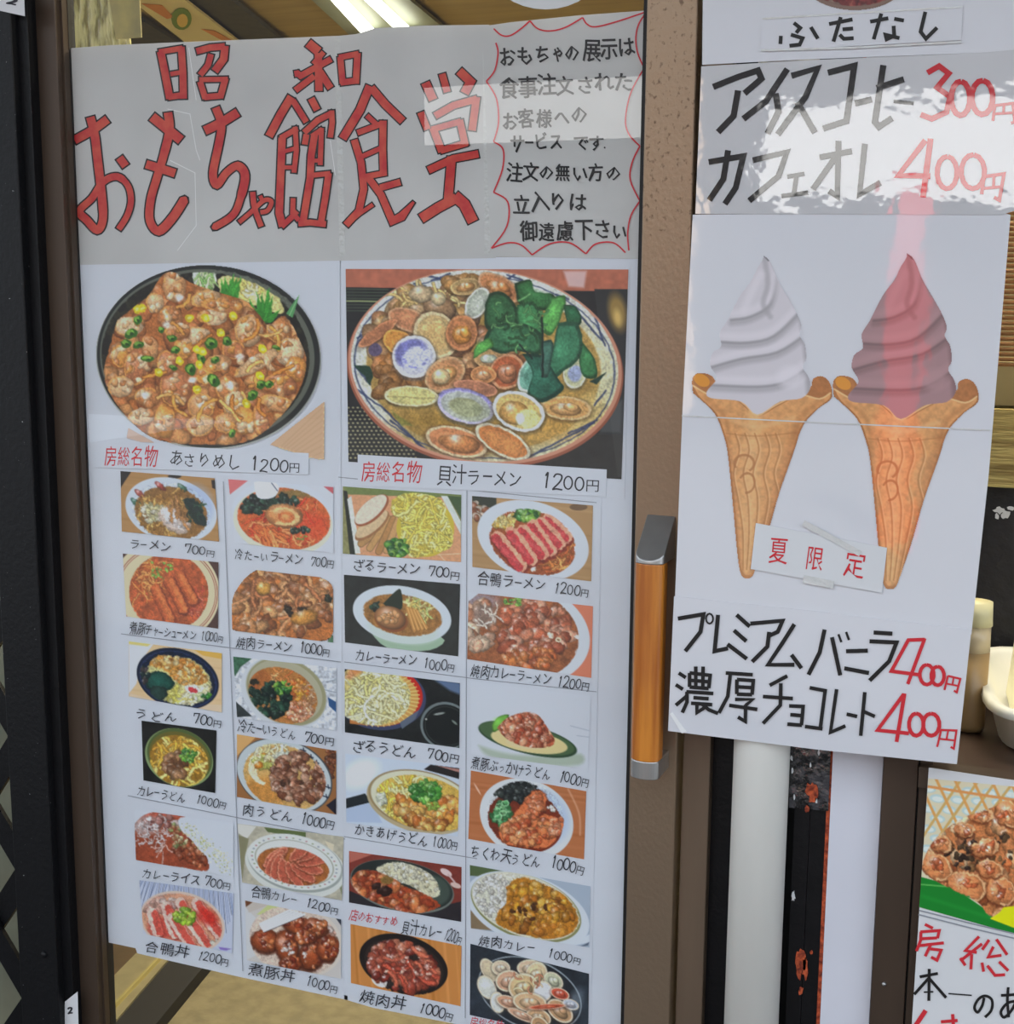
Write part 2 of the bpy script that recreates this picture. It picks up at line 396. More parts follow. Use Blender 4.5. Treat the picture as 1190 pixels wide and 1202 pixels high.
    def leaf(s, pts, c, n=0):
        s.poly(pts, np.array(c) * .7, sm=True)
        P = np.array(pts, float); m = P.mean(0); s.poly(m + (P - m) * .84 - [1, 2], np.array(c) * 1.15, sm=True, soft=4); s.ell(m[0] - 6, m[1] - 8, np.ptp(P[:, 0]) * .2, np.ptp(P[:, 1]) * .16, np.array(c) * 1.55 + 6, 20, .5, soft=10)
        s.line([tuple(m + (P[0] - m) * .6), tuple(m)], 2, np.array(c) * 1.35 + 10, .6)
        return s
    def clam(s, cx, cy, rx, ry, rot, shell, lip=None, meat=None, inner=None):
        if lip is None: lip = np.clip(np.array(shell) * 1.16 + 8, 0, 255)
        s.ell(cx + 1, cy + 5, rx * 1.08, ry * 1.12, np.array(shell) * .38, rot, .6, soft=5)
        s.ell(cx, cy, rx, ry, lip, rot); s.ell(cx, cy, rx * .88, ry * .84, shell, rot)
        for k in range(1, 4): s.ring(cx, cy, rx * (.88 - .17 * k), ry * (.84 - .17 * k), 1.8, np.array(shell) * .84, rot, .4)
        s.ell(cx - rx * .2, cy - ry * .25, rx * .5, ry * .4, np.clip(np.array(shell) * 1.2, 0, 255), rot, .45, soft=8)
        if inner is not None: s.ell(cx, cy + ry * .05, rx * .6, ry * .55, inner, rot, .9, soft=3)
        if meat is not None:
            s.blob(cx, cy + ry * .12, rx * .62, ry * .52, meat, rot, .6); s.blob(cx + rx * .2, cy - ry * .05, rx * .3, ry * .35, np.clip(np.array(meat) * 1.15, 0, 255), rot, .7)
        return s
    def build(s, name, Y, m, parent, label=None, quad=None, cut=False, k=1.0):
        q = np.array(quad if quad is not None else s.q, float)
        pw = np.linalg.norm(q[1] - q[0]) * CR[s.cr][2]; ph = np.linalg.norm(q[3] - q[0]) * CR[s.cr][2]
        nx = int(pw * s.dens) + 1; ny = int(ph * s.dens) + 1
        U, Vv = np.meshgrid(np.linspace(0, 1, nx + 1), np.linspace(0, 1, ny + 1))
        U = U[..., None]; Vv = Vv[..., None]
        G = q[0] * (1 - U) * (1 - Vv) + q[1] * U * (1 - Vv) + q[2] * U * Vv + q[3] * (1 - U) * Vv
        fx = np.clip((G[..., 0] - s.o[0]) * s.k, 0, s.w - 1.001); fy = np.clip((G[..., 1] - s.o[1]) * s.k, 0, s.h - 1.001)
        xi = fx.astype(int); yi = fy.astype(int); ax = (fx - xi)[..., None]; ay = (fy - yi)[..., None]
        I = np.concatenate([s.img, s.a[..., None]], -1)
        c = (I[yi, xi] * (1 - ax) + I[yi, xi + 1] * ax) * (1 - ay) + (I[yi + 1, xi] * (1 - ax) + I[yi + 1, xi + 1] * ax) * ay
        x, y = px(s.cr, G[..., 0], G[..., 1]); P = at(x, y, Y).reshape(-1, 3)
        idx = np.arange((nx + 1) * (ny + 1)).reshape(ny + 1, nx + 1)
        Q = np.stack([idx[:-1, :-1], idx[1:, :-1], idx[1:, 1:], idx[:-1, 1:]], -1).reshape(-1, 4)
        al = c[..., 3].reshape(-1); C3 = c[..., :3].reshape(-1, 3) / np.maximum(al, .15)[:, None] if cut else c[..., :3].reshape(-1, 3)
        if cut:
            Q = Q[al[Q].min(1) > .35]; used = np.unique(Q); re = np.zeros(len(P), int); re[used] = np.arange(len(used)); P = P[used]; C3 = C3[used]; Q = re[Q]
        C3 = np.clip(lin(np.clip(C3, 0, 1)) * INK * k, 0.003, .86)
        me = bpy.data.meshes.new(name); me.vertices.add(len(P)); me.vertices.foreach_set('co', P.ravel())
        me.loops.add(Q.size); me.loops.foreach_set('vertex_index', Q.ravel().astype(np.int32))
        me.polygons.add(len(Q)); me.polygons.foreach_set('loop_start', np.arange(0, Q.size, 4, dtype=np.int32))
        me.update(calc_edges=True)
        at_ = me.color_attributes.new('ink', 'FLOAT_COLOR', 'POINT'); at_.data.foreach_set('color', np.concatenate([C3, np.ones((len(C3), 1))], -1).ravel())
        o = link(name, me, m, parent)
        if label: o['label'] = label
        return o
INK = 1.3
# ---------------------------------------------------------------- materials
M = {}
M['bronze'] = mat('bronze_aluminium', rgb(128, 108, 90), .42, metal=.35, var=.25, vscale=9, stretch=(1, 1, .12), bump=.04, bscale=200)
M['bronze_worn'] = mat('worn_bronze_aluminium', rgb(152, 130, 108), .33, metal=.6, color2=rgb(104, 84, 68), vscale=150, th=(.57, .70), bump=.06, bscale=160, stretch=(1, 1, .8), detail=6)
M['bronze_dark'] = mat('dark_bronze_aluminium', rgb(84, 68, 56), .45, metal=.3, var=.2, vscale=12, stretch=(1, 1, .1))
M['gasket'] = mat('black_rubber', rgb(20, 18, 18), .6)
M['black_paint'] = mat('chipped_black_paint', rgb(13, 13, 16), .5, color2=rgb(170, 170, 170), vscale=210, th=(.735, .755), bump=.12, bscale=120, detail=9, spec=.3)
M['black_steel'] = mat('black_painted_steel', rgb(17, 17, 20), .45, spec=.3, var=.3, vscale=30, bump=.1, bscale=150)
M['paper'] = mat('white_paper', rgb(226, 226, 228, 1), .7, var=.05, vscale=5, bump=.10, bscale=9)
M['paper_blue'] = mat('cool_white_paper', rgb(222, 226, 234, 1), .7, var=.04, vscale=6, bump=.08, bscale=12)
M['paper_grey'] = mat('greyish_paper', rgb(206, 205, 202, 1), .6, var=.10, vscale=6, bump=.22, bscale=9)
M['lam'] = mat('laminated_paper', rgb(224, 224, 230, 1), .45, coat=1.0, coatrough=.03, bump=.04, bscale=13, var=.03, vscale=5, coatior=1.62)
M['lam2'] = mat('wrinkled_laminated_paper', rgb(206, 205, 208, 1), .4, coat=1.0, coatrough=.03, bump=.055, bscale=16, var=.05, vscale=8, coatior=1.85)
M['red_ink'] = mat('red_marker', rgb(205, 40, 44, .9), .6, color2=rgb(222, 84, 62, .9), vscale=45)
M['red_pen'] = mat('red_pen', rgb(214, 40, 52), .6)
M['red_lam'] = mat('red_marker_under_laminate', rgb(206, 22, 40), .5, spec=.1, coat=1, coatrough=.05, coatior=1.85, bump=.05, bscale=16)
M['black_ink'] = mat('black_marker', rgb(24, 22, 22), .55)
M['black_lam'] = mat('black_marker_under_laminate', rgb(12, 12, 16), .5, spec=.1, coat=1, coatrough=.05, coatior=1.85, bump=.05, bscale=16)
M['pen'] = mat('dark_pen', rgb(44, 44, 52), .6)
M['seam'] = mat('grey_seam', rgb(150, 152, 160), .6)
M['tape'] = mat('clear_tape', rgb(214, 214, 212, 1), .25, coat=1, bump=.5, bscale=45)
M['print'] = attrmat('photo_print', .45)
M['print_lam'] = attrmat('photo_print_under_laminate', .4, coat=1, bump=.04, bscale=13, coatior=1.62, coatrough=.03)
M['glass'] = glassmat('window_glass')
M['steel'] = mat('satin_nickel', rgb(196, 194, 192), .32, metal=.85, var=.06, vscale=60, stretch=(1, 1, .1))

M['wood'] = mat('varnished_orange_wood', rgb(214, 134, 46), .35, color2=rgb(176, 96, 26), vscale=70, stretch=(1, 1, .07), coat=.4, detail=6)
M['pipe'] = mat('grey_white_plastic_pipe', rgb(250, 247, 240), .5, var=.12, vscale=7, stretch=(1, 1, .25), bump=.02)
M['board'] = mat('white_painted_board', rgb(226, 226, 236, 1), .5, var=.04, vscale=6)
M['rust'] = mat('orange_rust', rgb(214, 96, 54), .8, color2=rgb(120, 44, 26), vscale=120, bump=.4, bscale=120)
M['conc'] = mat('olive_concrete', rgb(150, 138, 104), .8, var=.25, vscale=26, bump=.1)
M['dark_floor'] = mat('dark_brown_floor', rgb(92, 72, 44), .6, var=.3, vscale=12)
M['ceil'] = mat('beige_ceiling', rgb(170, 148, 92), .7, var=.15, vscale=8, stretch=(.2, 2, 1))
M['ceil_dark'] = mat('dark_beam', rgb(74, 72, 60), .7, var=.2, vscale=14)
M['cream'] = mat('cream_board', rgb(240, 226, 172), .5)
M['lamp'] = mat('fluorescent_tube', (1, 1, .9), .5, emit=3.5)
M['olive'] = mat('olive_wall', rgb(146, 132, 92), .7, var=.2, vscale=10)
M['bamboo'] = mat('bamboo', rgb(226, 168, 112), .5, color2=rgb(176, 116, 66), vscale=14, stretch=(.3, 1, 8))
M['straw'] = mat('golden_straw', rgb(196, 178, 112), .5, color2=rgb(130, 110, 60), vscale=26, stretch=(.3, 1, 4), bump=.4, bscale=60)
M['counter'] = mat('dark_brown_counter', rgb(66, 50, 42), .35, var=.25, vscale=12, coat=.3)
M['plastic'] = mat('cream_plastic', rgb(238, 236, 222), .35)
M['street'] = mat('dark_asphalt', rgb(80, 79, 78), .9, var=.15, vscale=4)
M['wall_out'] = mat('grey_house_wall', rgb(58, 58, 62), .9, var=.15, vscale=1)
M['white_out'] = mat('sunlit_white_shutter', rgb(250, 250, 250), .8)
M['redflag'] = mat('red_cloth', rgb(214, 24, 40), .8)
M['canvas'] = mat('grey_shade_canvas', rgb(92, 88, 84), .9)

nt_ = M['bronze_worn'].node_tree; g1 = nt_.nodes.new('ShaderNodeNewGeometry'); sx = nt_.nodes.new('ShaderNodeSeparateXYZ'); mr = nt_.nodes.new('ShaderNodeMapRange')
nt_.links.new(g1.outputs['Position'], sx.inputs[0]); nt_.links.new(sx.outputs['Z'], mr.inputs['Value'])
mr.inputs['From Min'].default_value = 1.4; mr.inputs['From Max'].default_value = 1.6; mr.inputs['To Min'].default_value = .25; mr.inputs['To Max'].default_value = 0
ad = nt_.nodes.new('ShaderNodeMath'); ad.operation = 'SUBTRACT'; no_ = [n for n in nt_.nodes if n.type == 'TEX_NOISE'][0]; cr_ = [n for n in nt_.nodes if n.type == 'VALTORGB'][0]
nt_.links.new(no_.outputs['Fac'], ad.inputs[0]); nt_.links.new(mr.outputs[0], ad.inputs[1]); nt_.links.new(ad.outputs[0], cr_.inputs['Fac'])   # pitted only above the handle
def xat(p, Y, py=1030): return float(at(p, py, Y)[0])
def vbox(name, p0, p1, y0, y1, m, parent=None, py=1030, z0=.04, z1=2.5, bevel=.0):
    return box(name, xat(p0, y0, py), xat(p1, y0, py), y0, y1, z0, z1, m, parent, bevel)

# ---------------------------------------------------------------- setting
struct(box('floor', -8.0, 3.0, .06, 9.5, -.06, 0, M['conc']))
pv = struct(box('pavement', -9, 8, -12, .05, -.09, -.03, M['street']))
struct(box('ceiling', -8, 3, .3, 9.5, 2.62, 2.70, M['ceil']))
struct(box('wall_back', -8.0, 3.0, 9.4, 9.5, 0, 2.7, M['olive']))
struct(box('wall_left', -8.1, -8.0, .3, 9.5, 0, 2.7, M['olive']))
struct(box('wall_right', 3.0, 3.1, .3, 9.5, 0, 2.7, M['olive']))
struct(box('wall_front', -3.5, xat(8, .12, 600), .12, .2, 0, 2.7, mat('pale_green_grey_wall', rgb(150, 150, 128), .8, var=.2, vscale=6)))
struct(box('wall_above', -3.5, 3.0, .06, .3, 2.5, 2.9, M['ceil_dark']))
# the sliding door
d = struct(bpy.data.objects.new('door_1', None)); COL.objects.link(d)
d.location = (xat(420, 0), .0, .04); PL['door_1'] = Vector(d.location)
box('stile', xat(60.5, -.02, 600), xat(90, -.02, 600), -.02, .02, .05, 2.45, M['bronze_dark'], d, .0015)
box('stile', xat(93, -.008, 600), xat(98, -.008, 600), -.008, .02, .05, 2.45, M['bronze_dark'], d)
box('gasket', xat(89.5, .004, 600), xat(104, .004, 600), .0045, .02, .05, 2.45, M['gasket'], d)
for o in d.children:
    if o.name.startswith('stile'): o.name = 'stile'
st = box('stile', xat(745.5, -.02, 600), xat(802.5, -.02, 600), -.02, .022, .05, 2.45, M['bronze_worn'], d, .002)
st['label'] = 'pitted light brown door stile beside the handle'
box('gasket', xat(743, .0, 600), xat(748, .0, 600), -.004, .02, .05, 2.45, M['gasket'], d)
box('rail', xat(60.5, -.02, 600), xat(802, -.02, 600), -.018, .02, .05, .16, M['bronze_dark'], d)
box('rail', xat(60.5, -.02, 600), xat(802, -.02, 600), -.018, .02, 2.38, 2.45, M['bronze_dark'], d)
g = box('glass_pane', xat(98, 0, 600), xat(747, 0, 600), 0, .004, .16, 2.38, M['glass'], d)
# handle: wooden grip between two metal end pieces
hd = bpy.data.objects.new('handle', None); COL.objects.link(hd); hp = at(765, 760, -.02)
hd.location = hp; PL['handle'] = Vector(hp)
hd.parent = d; hd.matrix_parent_inverse = Matrix.Translation(-Vector(d.location))
hd['label'] = 'upright door pull with an orange wooden grip and satin metal ends'
HY = -.074
gx0, gx1 = at(742.5, 760, HY)[0], at(776, 760, HY)[0]
zt = at(763, 662, HY)[2]; zb = at(758, 893, HY)[2]; zT = at(770, 612, HY)[2]; zB = at(758, 914, HY)[2]
cx_, r_ = (gx0 + gx1) / 2, (gx1 - gx0) / 2
def rprism(name, z0, z1, y0, y1, m, slope=0):
    """rounded upright bar: flat back, round front; its top may slope down to the front"""
    V = []; n = 15
    for z in (z0, z1):
        for i in range(n):
            a = math.pi * i / (n - 1); x = cx_ - r_ * math.cos(a); y = y0 - r_ * .62 * math.sin(a)
            zz = z - (slope * (math.sin(a) * .62 * r_ + (y1 - y0)) if z == z1 and slope else 0)
            V.append((x, y, zz))
        V += [(cx_ + r_, y1, z), (cx_ - r_, y1, z)]
    k = n + 2; Fc = [tuple(range(k)), tuple(range(2 * k - 1, k - 1, -1))] + [(i, (i + 1) % k, (i + 1) % k + k, i + k)[::-1] for i in range(k)]
    o = mesh(name, V, Fc, m, hd); b = o.modifiers.new('b', 'BEVEL'); b.width = .0012; b.segments = 2; b.limit_method = 'ANGLE'; return o
rprism('grip', zb, zt, HY + .006, HY + .022, M['wood'])
rprism('bracket', zt, zT, HY + .006, -.02, M['steel'], slope=.9)
rprism('bracket', zB, zb, HY + .006, -.02, M['steel'])
# fixed frame, posts and pipe to the right of the door
struct(vbox('trim_1', 797, 829, -.005, .04, M['bronze'], z1=2.5, bevel=.002))
struct(vbox('trim_2', 788, 800, .026, .05, M['gasket']))
struct(vbox('trim_3', 829, 864, .012, .05, M['black_steel']))
pc = xat(890, -.02) - .001; pr = (xat(922, -.02) - xat(858, -.02)) / 2
pipe = tube('drain_pipe', [(pc, -.0255, .0), (pc, -.0255, 2.5)], pr, M['pipe'], n=40)
tag(pipe, 'grey white upright drain pipe between the door frame and the rusty black post', 'pipe')
random.seed(4)
def patch(px_, py_, w_, h_, m_, Y=-.0008, n=16, sd=1):
    r = random.Random(sd); pts = []
    for i in range(n):
        a = 2 * math.pi * i / n; k = r.uniform(.55, 1.1); pts.append((px_ + w_ * math.cos(a) * k, py_ + h_ * math.sin(a) * k))
    return pts
po = thing('rusty_post', 'black painted steel post with orange rust patches beside the grey pipe', 'post', (xat(946, 0), .01, 0))
vbox('post_face', 929, 947, .0, .06, M['black_steel'], po, z0=0)
vbox('post_face', 947.6, 966, .001, .06, M['black_steel'], po, z0=0)
for i, (a, b) in enumerate([(929, 890), (930, 905), (961, 884), (958, 940), (932, 935), (951, 898)]): sheet('paint_chip', patch(a, b, 1.6, 4.5, None, sd=i + 40, n=8), -.0048, M['paper'], po, .001)
vbox('rust_edge', 966, 970.5, -.001, .05, M['rust'], po, z0=0)
for i, (a, b, w_, h_) in enumerate([(939, 1130, 6.5, 21), (945, 1138, 4, 15), (940, 1163, 3, 7), (953, 929, 8, 13), (947, 950, 3, 5), (952, 1118, 2.5, 3), (931, 1052, 2.5, 7)]):
    q = sheet('rust_patch', patch(a, b, w_, h_, None, sd=i + 2), -.0012 if i not in (3, 4) else -.0048, M['rust'] if i < 6 else M['paper'], po, .001)
tp = sheet('clear_tape', [(926, 874), (975, 880), (972, 952), (926, 948)], -.0035, mat('tape_over_black', rgb(70, 68, 72), .25, color2=rgb(20, 18, 20), vscale=60, th=(.42, .52), coat=1, bump=.6, bscale=50), po, .001)
wb = vbox('white_board', 970.5, 1029, -.004, .03, M['board'], z0=0)
tag(wb, 'narrow white upright board between the rusty post and brown window frame', 'board')
# brown window frame
wf = struct(bpy.data.objects.new('window_1', None)); COL.objects.link(wf); wf.location = (xat(1056, 0), 0, .9); PL['window_1'] = Vector(wf.location)
vbox('frame_post', 1029.5, 1070, -.02, .04, M['bronze_dark'], wf, z0=0, bevel=.001)
vbox('frame_post', 1072, 1087, -.018, .04, M['bronze_dark'], wf, z0=0, bevel=.001)
vbox('frame_gap', 1068, 1074, -.012, .03, M['gasket'], wf, z0=0)
sc = tube('screw', [at(1027 + 0, 1153, -.02) + np.array([.012, 0, 0]), at(1027, 1153, -.024) + np.array([.012, 0, 0])], .0028, M['steel'], wf, 12)
xr = xat(1072, -.018); zs = float(at(1100, 899, -.02)[2])
box('sill', xr, 2.4, -.035, .0, zs - .028, zs, M['bronze_dark'], wf, .001)
struct(box('wall_window', xr + .002, 2.4, .0, .1, 0, zs - .03, M['bronze_dark']))
ct = box('counter', xr, 2.4, .0, .62, zs - .03, zs - .002, M['counter']); tag(ct, 'dark brown wooden counter inside the serving window', 'counter')
print('sill z', zs)
# stickers on the left posts
gp = thing('gate_post', 'chipped black painted steel gate post left of the glass door', 'post', (xat(22, -.05, 600), -.05, 0))
box('post_body', xat(-6, -.055, 600), xat(40.5, -.055, 600), -.055, .05, 0, 2.5, M['black_paint'], gp, .002)
box('post_flange', xat(41.2, -.04, 600), xat(59, -.04, 600), -.04, .05, 0, 2.5, M['black_steel'], gp, .001)
tube('bolt', [at(52, 1120, -.0538), at(52, 1120, -.058)], .006, M['black_steel'], gp, 14)
s1 = sheet('paper_label', [(76, 1176), (91, 1164), (92, 1206), (76, 1210)], -.0415, M['paper'], None)
tag(s1, 'small white label with one number at the foot of the black gate post', 'label')
words('lettering', 'P', '2', (80, 1190), (86, 1189), 9, -.0420, M['pen'], s1, pen=.2)
s2 = sheet('paper_label', [(-12, -12), (28, -10), (29, 19), (-12, 10)], -.0565, M['paper'], None)
tag(s2, 'white label corner at the very top of the black gate post', 'label')
words('lettering', 'P', '2', (8, 4), (20, 6), 9, -.0572, M['pen'], s2, pen=.2)
# folding lattice gate
lg = thing('folding_gate', 'black folding lattice gate pushed to the far left of the door', 'gate', (xat(0, .0, 1000), -.01, 0))
gx = xat(-6, -.055, 600) - .004
for i in range(5):
    zc = float(at(20, 934, 0)[2]) + (i - 2.5) * .25
    for sgn in (1, -1):
        a = np.array([gx, -.012 - (.012 if sgn > 0 else 0), zc]); b = a + np.array([-.34, 0, sgn * .46])
        dx = np.array([0, 0, .036]); P = [a - dx, b - dx, b + dx, a + dx]
        plate('lattice_bar', P, (0, .008, 0), M['black_steel'], lg)
    P0 = np.array([gx - .17 * .0, -.028, zc]); tube('rivet', [P0, P0 + np.array([0, .01, 0])], .007, M['black_steel'], lg, 10)

# ---------------------------------------------------------------- inside the shop, seen above and below the menu
def lane(name, p, q, m, z, thick=.03, parent=None, up=False):
    """a board lying in a level plane; four corners in photo pixels"""
    P = [atz(x, y, z) for x, y in (p + q)]
    return plate(name, P, (0, 0, thick if up else -thick), m, parent)
b1 = lane('ceiling_beam', [(205, -14), (262, -14)], [(355, 62), (300, 62)], M['ceil_dark'], 2.6, .02); struct(b1)
b1.name = 'trim_4'
b2 = lane('trim_5', [(150, 20), (170, 20)], [(235, 62), (150, 62)], M['ceil_dark'], 2.6, .02); struct(b2)
bn = lane('banner', [(140, -14), (203, -14)], [(300, 62), (236, 62)], M['cream'], 2.56, .01); tag(bn, 'long cream banner with orange lettering and a green flower under the ceiling', 'banner')
def bpatch(name, pts, m, z=2.5585, t=.001):
    P = [atz(x, y, z) for x, y in pts]; return plate(name, P, (0, 0, -t), m, bn)
bpatch('orange_stripe', [(166, 4), (190, 6), (204, 20), (196, 22)], mat('orange_print', rgb(226, 150, 84), .6), 2.548)
bpatch('green_flower', oval(213, 22, 12, 13, 14)[:-1], mat('green_print', rgb(120, 150, 60), .6), 2.548)
bpatch('flower_heart', oval(214, 24, 6.5, 8, 12)[:-1], mat('yellow_print', rgb(240, 206, 110), .6), 2.5465)
bpatch('orange_stripe', [(236, 34), (252, 36), (272, 47), (262, 48)], mat('orange_print', rgb(226, 150, 84), .6), 2.548)
fl = thing('ceiling_light', 'bright fluorescent ceiling light seen above the title sheet', 'light', atz(440, 20, 2.58))
for nme, p, q, m_ in (('tube', [(380, -14), (394, -14)], [(447, 42), (434, 46)], M['lamp']), ('tube', [(418, -14), (432, -14)], [(490, 40), (474, 40)], M['lamp']), ('reflector', [(356, -14), (470, -14)], [(546, 50), (424, 50)], mat('grey_green_reflector', rgb(132, 136, 112), .5))):
    z = 2.55 if nme == 'tube' else 2.6
    lane(nme, p, q, m_, z, .015, fl)
yc = sheet('plastic_bag', [(74, -14), (148, -14), (150, 30), (154, 62), (74, 66)], .3, attrmat('bag', .25, coat=.6, bump=.4, bscale=10), None, .004)
yc.data.materials.clear(); yc.data.materials.append(mat('yellow_film', rgb(236, 232, 170), .2, color2=rgb(150, 142, 90), vscale=30, th=(.45, .6), coat=1, bump=.6, bscale=30, stretch=(2.4, 1, .6)))
tag(yc, 'crinkled pale yellow plastic bag hanging behind the glass at the top left', 'bag')
pcd = sheet('picture_card', [(126, -14), (163, -14), (166, 44), (136, 46)], .27, mat('card', rgb(220, 204, 132), .5, color2=rgb(170, 160, 120), vscale=14), None, .002)
tag(pcd, 'pale yellow picture card hanging beside the plastic bag behind the glass', 'card')
ds = sheet('round_sticker', [(p[0], p[1]) for p in oval(640, -56, 76, 67, 36)[:-1]], -.0012, M['paper'], None, .001)
tag(ds, 'round white sticker at the top of the glass above the notice', 'sticker')
# floor details
def slab(name, pts, m, z, h): return plate(name, [atz(x, y, z) for x, y in pts], (0, 0, -h), m)
struct(slab('trim_6', [(280, 1085), (233, 1085), (91, 1250), (143, 1250)], M['gasket'], .03, .03))
struct(slab('trim_7', [(233, 1085), (193, 1085), (30, 1250), (91, 1250)], mat('pale_threshold', rgb(150, 140, 104), .6, var=.2), .035, .03))
struct(slab('trim_8', [(224, 1085), (221, 1085), (64, 1250), (68, 1250)], mat('shiny_edge', rgb(236, 222, 150), .25, metal=.5), .045, .01))
struct(slab('trim_9', [(193, 1085), (60, 1000), (-60, 1100), (30, 1250)], M['dark_floor'], .02, .02))
# behind the serving window
bl = thing('bamboo_blind', 'golden brown bamboo blind hanging inside the serving window', 'blind', at(1200, 425, .10))
x0b = float(at(1161, 345, .1)[0]); zt_ = float(at(1185, 150, .1)[2]); zb_ = float(at(1185, 428, .1)[2]); n_ = 46
sl = None; rr = random.Random(3)
for i in range(n_):
    z = zb_ + (zt_ - zb_) * i / (n_ - 1)
    if sl is None: sl = tube('slat', [(x0b, .10, zb_), (x0b + .55, .10, zb_)], .0026, M['bamboo'], bl, 6)
    else:
        c = sl.copy(); COL.objects.link(c); c.location = (rr.uniform(-.004, .004), rr.uniform(-.001, .001), z - zb_); 
for k in (.05, .25, .45): tube('cord', [(x0b + k, .096, zb_), (x0b + k, .096, zt_)], .0012, M['gasket'], bl, 5)
bw = struct(box('wall_inner', xat(1030, .7, 600), 2.9, .7, .75, 0, 2.6, M['olive']))
lb = box('light_box', float(at(1140, 450, .5)[0]), 2.2, .5, .69, float(at(1180, 476, .5)[2]), float(at(1180, 425, .5)[2]), M['olive']); tag(lb, 'olive metal shelf box just under the bamboo blind', 'box')
sm = box('straw_mat', float(at(1120, 520, .38)[0]), 2.1, .385, .405, float(at(1180, 566, .45)[2]), float(at(1180, 477, .45)[2]), M['straw']); tag(sm, 'golden straw mat hanging above the black panel inside the window', 'mat')
bb = thing('black_cabinet', 'black cabinet with a scuffed white spot behind the cream tray', 'cabinet', at(1170, 830, .42))
box('cabinet_body', float(at(1090, 700, .42)[0]), 2.1, .42, .61, zs, float(at(1180, 555, .42)[2]), mat('matt_black', rgb(38, 36, 40), .5, var=.4, vscale=12, bump=.2), bb)
for i, (a, b, w_, h_) in enumerate([(1173, 599, 8, 5), (1180, 604, 6, 6), (1170, 606, 3, 4), (1186, 597, 5, 3)]):
    sheet('white_scuff', patch(a, b, w_, h_, None, sd=i + 9, n=12), .4185, M['paper'], bb, .001)
jr = thing('jar', 'plastic jar of yellow sauce half hidden behind the ice cream sign', 'jar', atz(1140, 790, zs))
jx = float(at(1141, 790, .16)[0]); jz = zs; jr.location = (jx, .16, jz); PL['jar'] = Vector(jr.location)
ju = float(at(1163, 750, .16)[0]) - jx
jh = float(at(1150, 706, .16)[2]) - jz
tube('jar_body', [(jx, .16, jz), (jx, .16, jz + jh * .04), (jx, .16, jz + jh * .62)], [ju * .85, ju * .95, ju], mat('amber_sauce', rgb(176, 144, 98), .3, var=.2), jr, 24)
tube('jar_neck', [(jx, .16, jz + jh * .62), (jx, .16, jz + jh * .82)], [ju * 1.0, ju * .98], mat('clear_plastic', rgb(206, 186, 150), .2), jr, 24)
tube('jar_lid', [(jx, .16, jz + jh * .82), (jx, .16, jz + jh)], [ju * 1.06, ju * 1.0], mat('pale_lid', rgb(222, 212, 164), .4), jr, 24)
# cream tray with napkins
tr = thing('plastic_tray', 'cream plastic tray on the counter holding folded paper napkins', 'tray', atz(1215, 880, zs))
def basin(cx, cy, lx, ly, z0, z1, rot, t=.006, sc=.8):
    V = []; rings = []; n = 28
    def rr_(k, z, e=0):
        out = []
        for i in range(n):
            a = 2 * math.pi * i / n; q = 4.6
            x = math.copysign(abs(math.cos(a)) ** (2 / q), math.cos(a)) * (lx * k + e); y = math.copysign(abs(math.sin(a)) ** (2 / q), math.sin(a)) * (ly * k + e)
            out.append((cx + x * math.cos(rot) - y * math.sin(rot), cy + x * math.sin(rot) + y * math.cos(rot), z))
        return out
    prof = [(sc * .9, z0, 0), (sc, z0 + .004, 0), (.95, z1 - .016, 0), (.96, z1 - .016, .006), (1, z1 - .012, .006), (1.0, z1, .004), (1.0, z1, -.004), (.95, z1 - .005, -t), (sc, z0 + .01, -t), (.3, z0 + .008, -t)]
    for k, z, e in prof: V += rr_(k, z, e)
    Fc = []
    for j in range(len(prof) - 1):
        for i in range(n): Fc.append((j * n + i, j * n + (i + 1) % n, (j + 1) * n + (i + 1) % n, (j + 1) * n + i))
    Fc.append(tuple(range(n))[::-1]); Fc.append(tuple(range((len(prof) - 1) * n, len(prof) * n)))
    return V, Fc
yf = .03; pf = at(1162, 834, yf); trz = float(pf[2]); pb = atz(1145, 748, trz)           # near and far left corners of the rim
ldir = (pb - pf)[:2]; llen = float(np.linalg.norm(ldir)); ldir = ldir / llen; rdir = np.array([ldir[1], -ldir[0]])
llen = min(llen, .36); tw = .24
tc = pf[:2] + ldir * llen / 2 + rdir * tw / 2; trot = math.atan2(rdir[1], rdir[0])
def tp(u, v): q = pf[:2] + rdir * u + ldir * v; return float(q[0]), float(q[1])
tr.location = (tc[0], tc[1], zs); PL['plastic_tray'] = Vector(tr.location)
o = mesh('tray_body', *basin(float(tc[0]), float(tc[1]), tw / 2, llen / 2, zs, trz, trot, sc=.84), M['plastic'], tr, smooth=True)
print('tray', llen, trz - zs, trot)
nm = mat('cream_paper', rgb(236, 232, 206), .8)
for i in range(7):
    u0 = .045 + i * .011; v0, v1 = llen * .30, llen * .78; h0 = trz + .042 - i * .0015
    P = [(*tp(u0 - .004, v0), zs + .016), (*tp(u0 - .004, v1), zs + .016), (*tp(u0 + .004, v1), h0), (*tp(u0 + .004, v0), h0)]
    nk = plate('napkin', P, (*(rdir * .006), 0), nm); tag(nk, ['leftmost', 'second', 'third', 'fourth', 'fifth', 'sixth', 'seventh'][i] + ' folded cream paper napkin from the left in the cream tray', 'napkin', 'paper napkins in the tray')

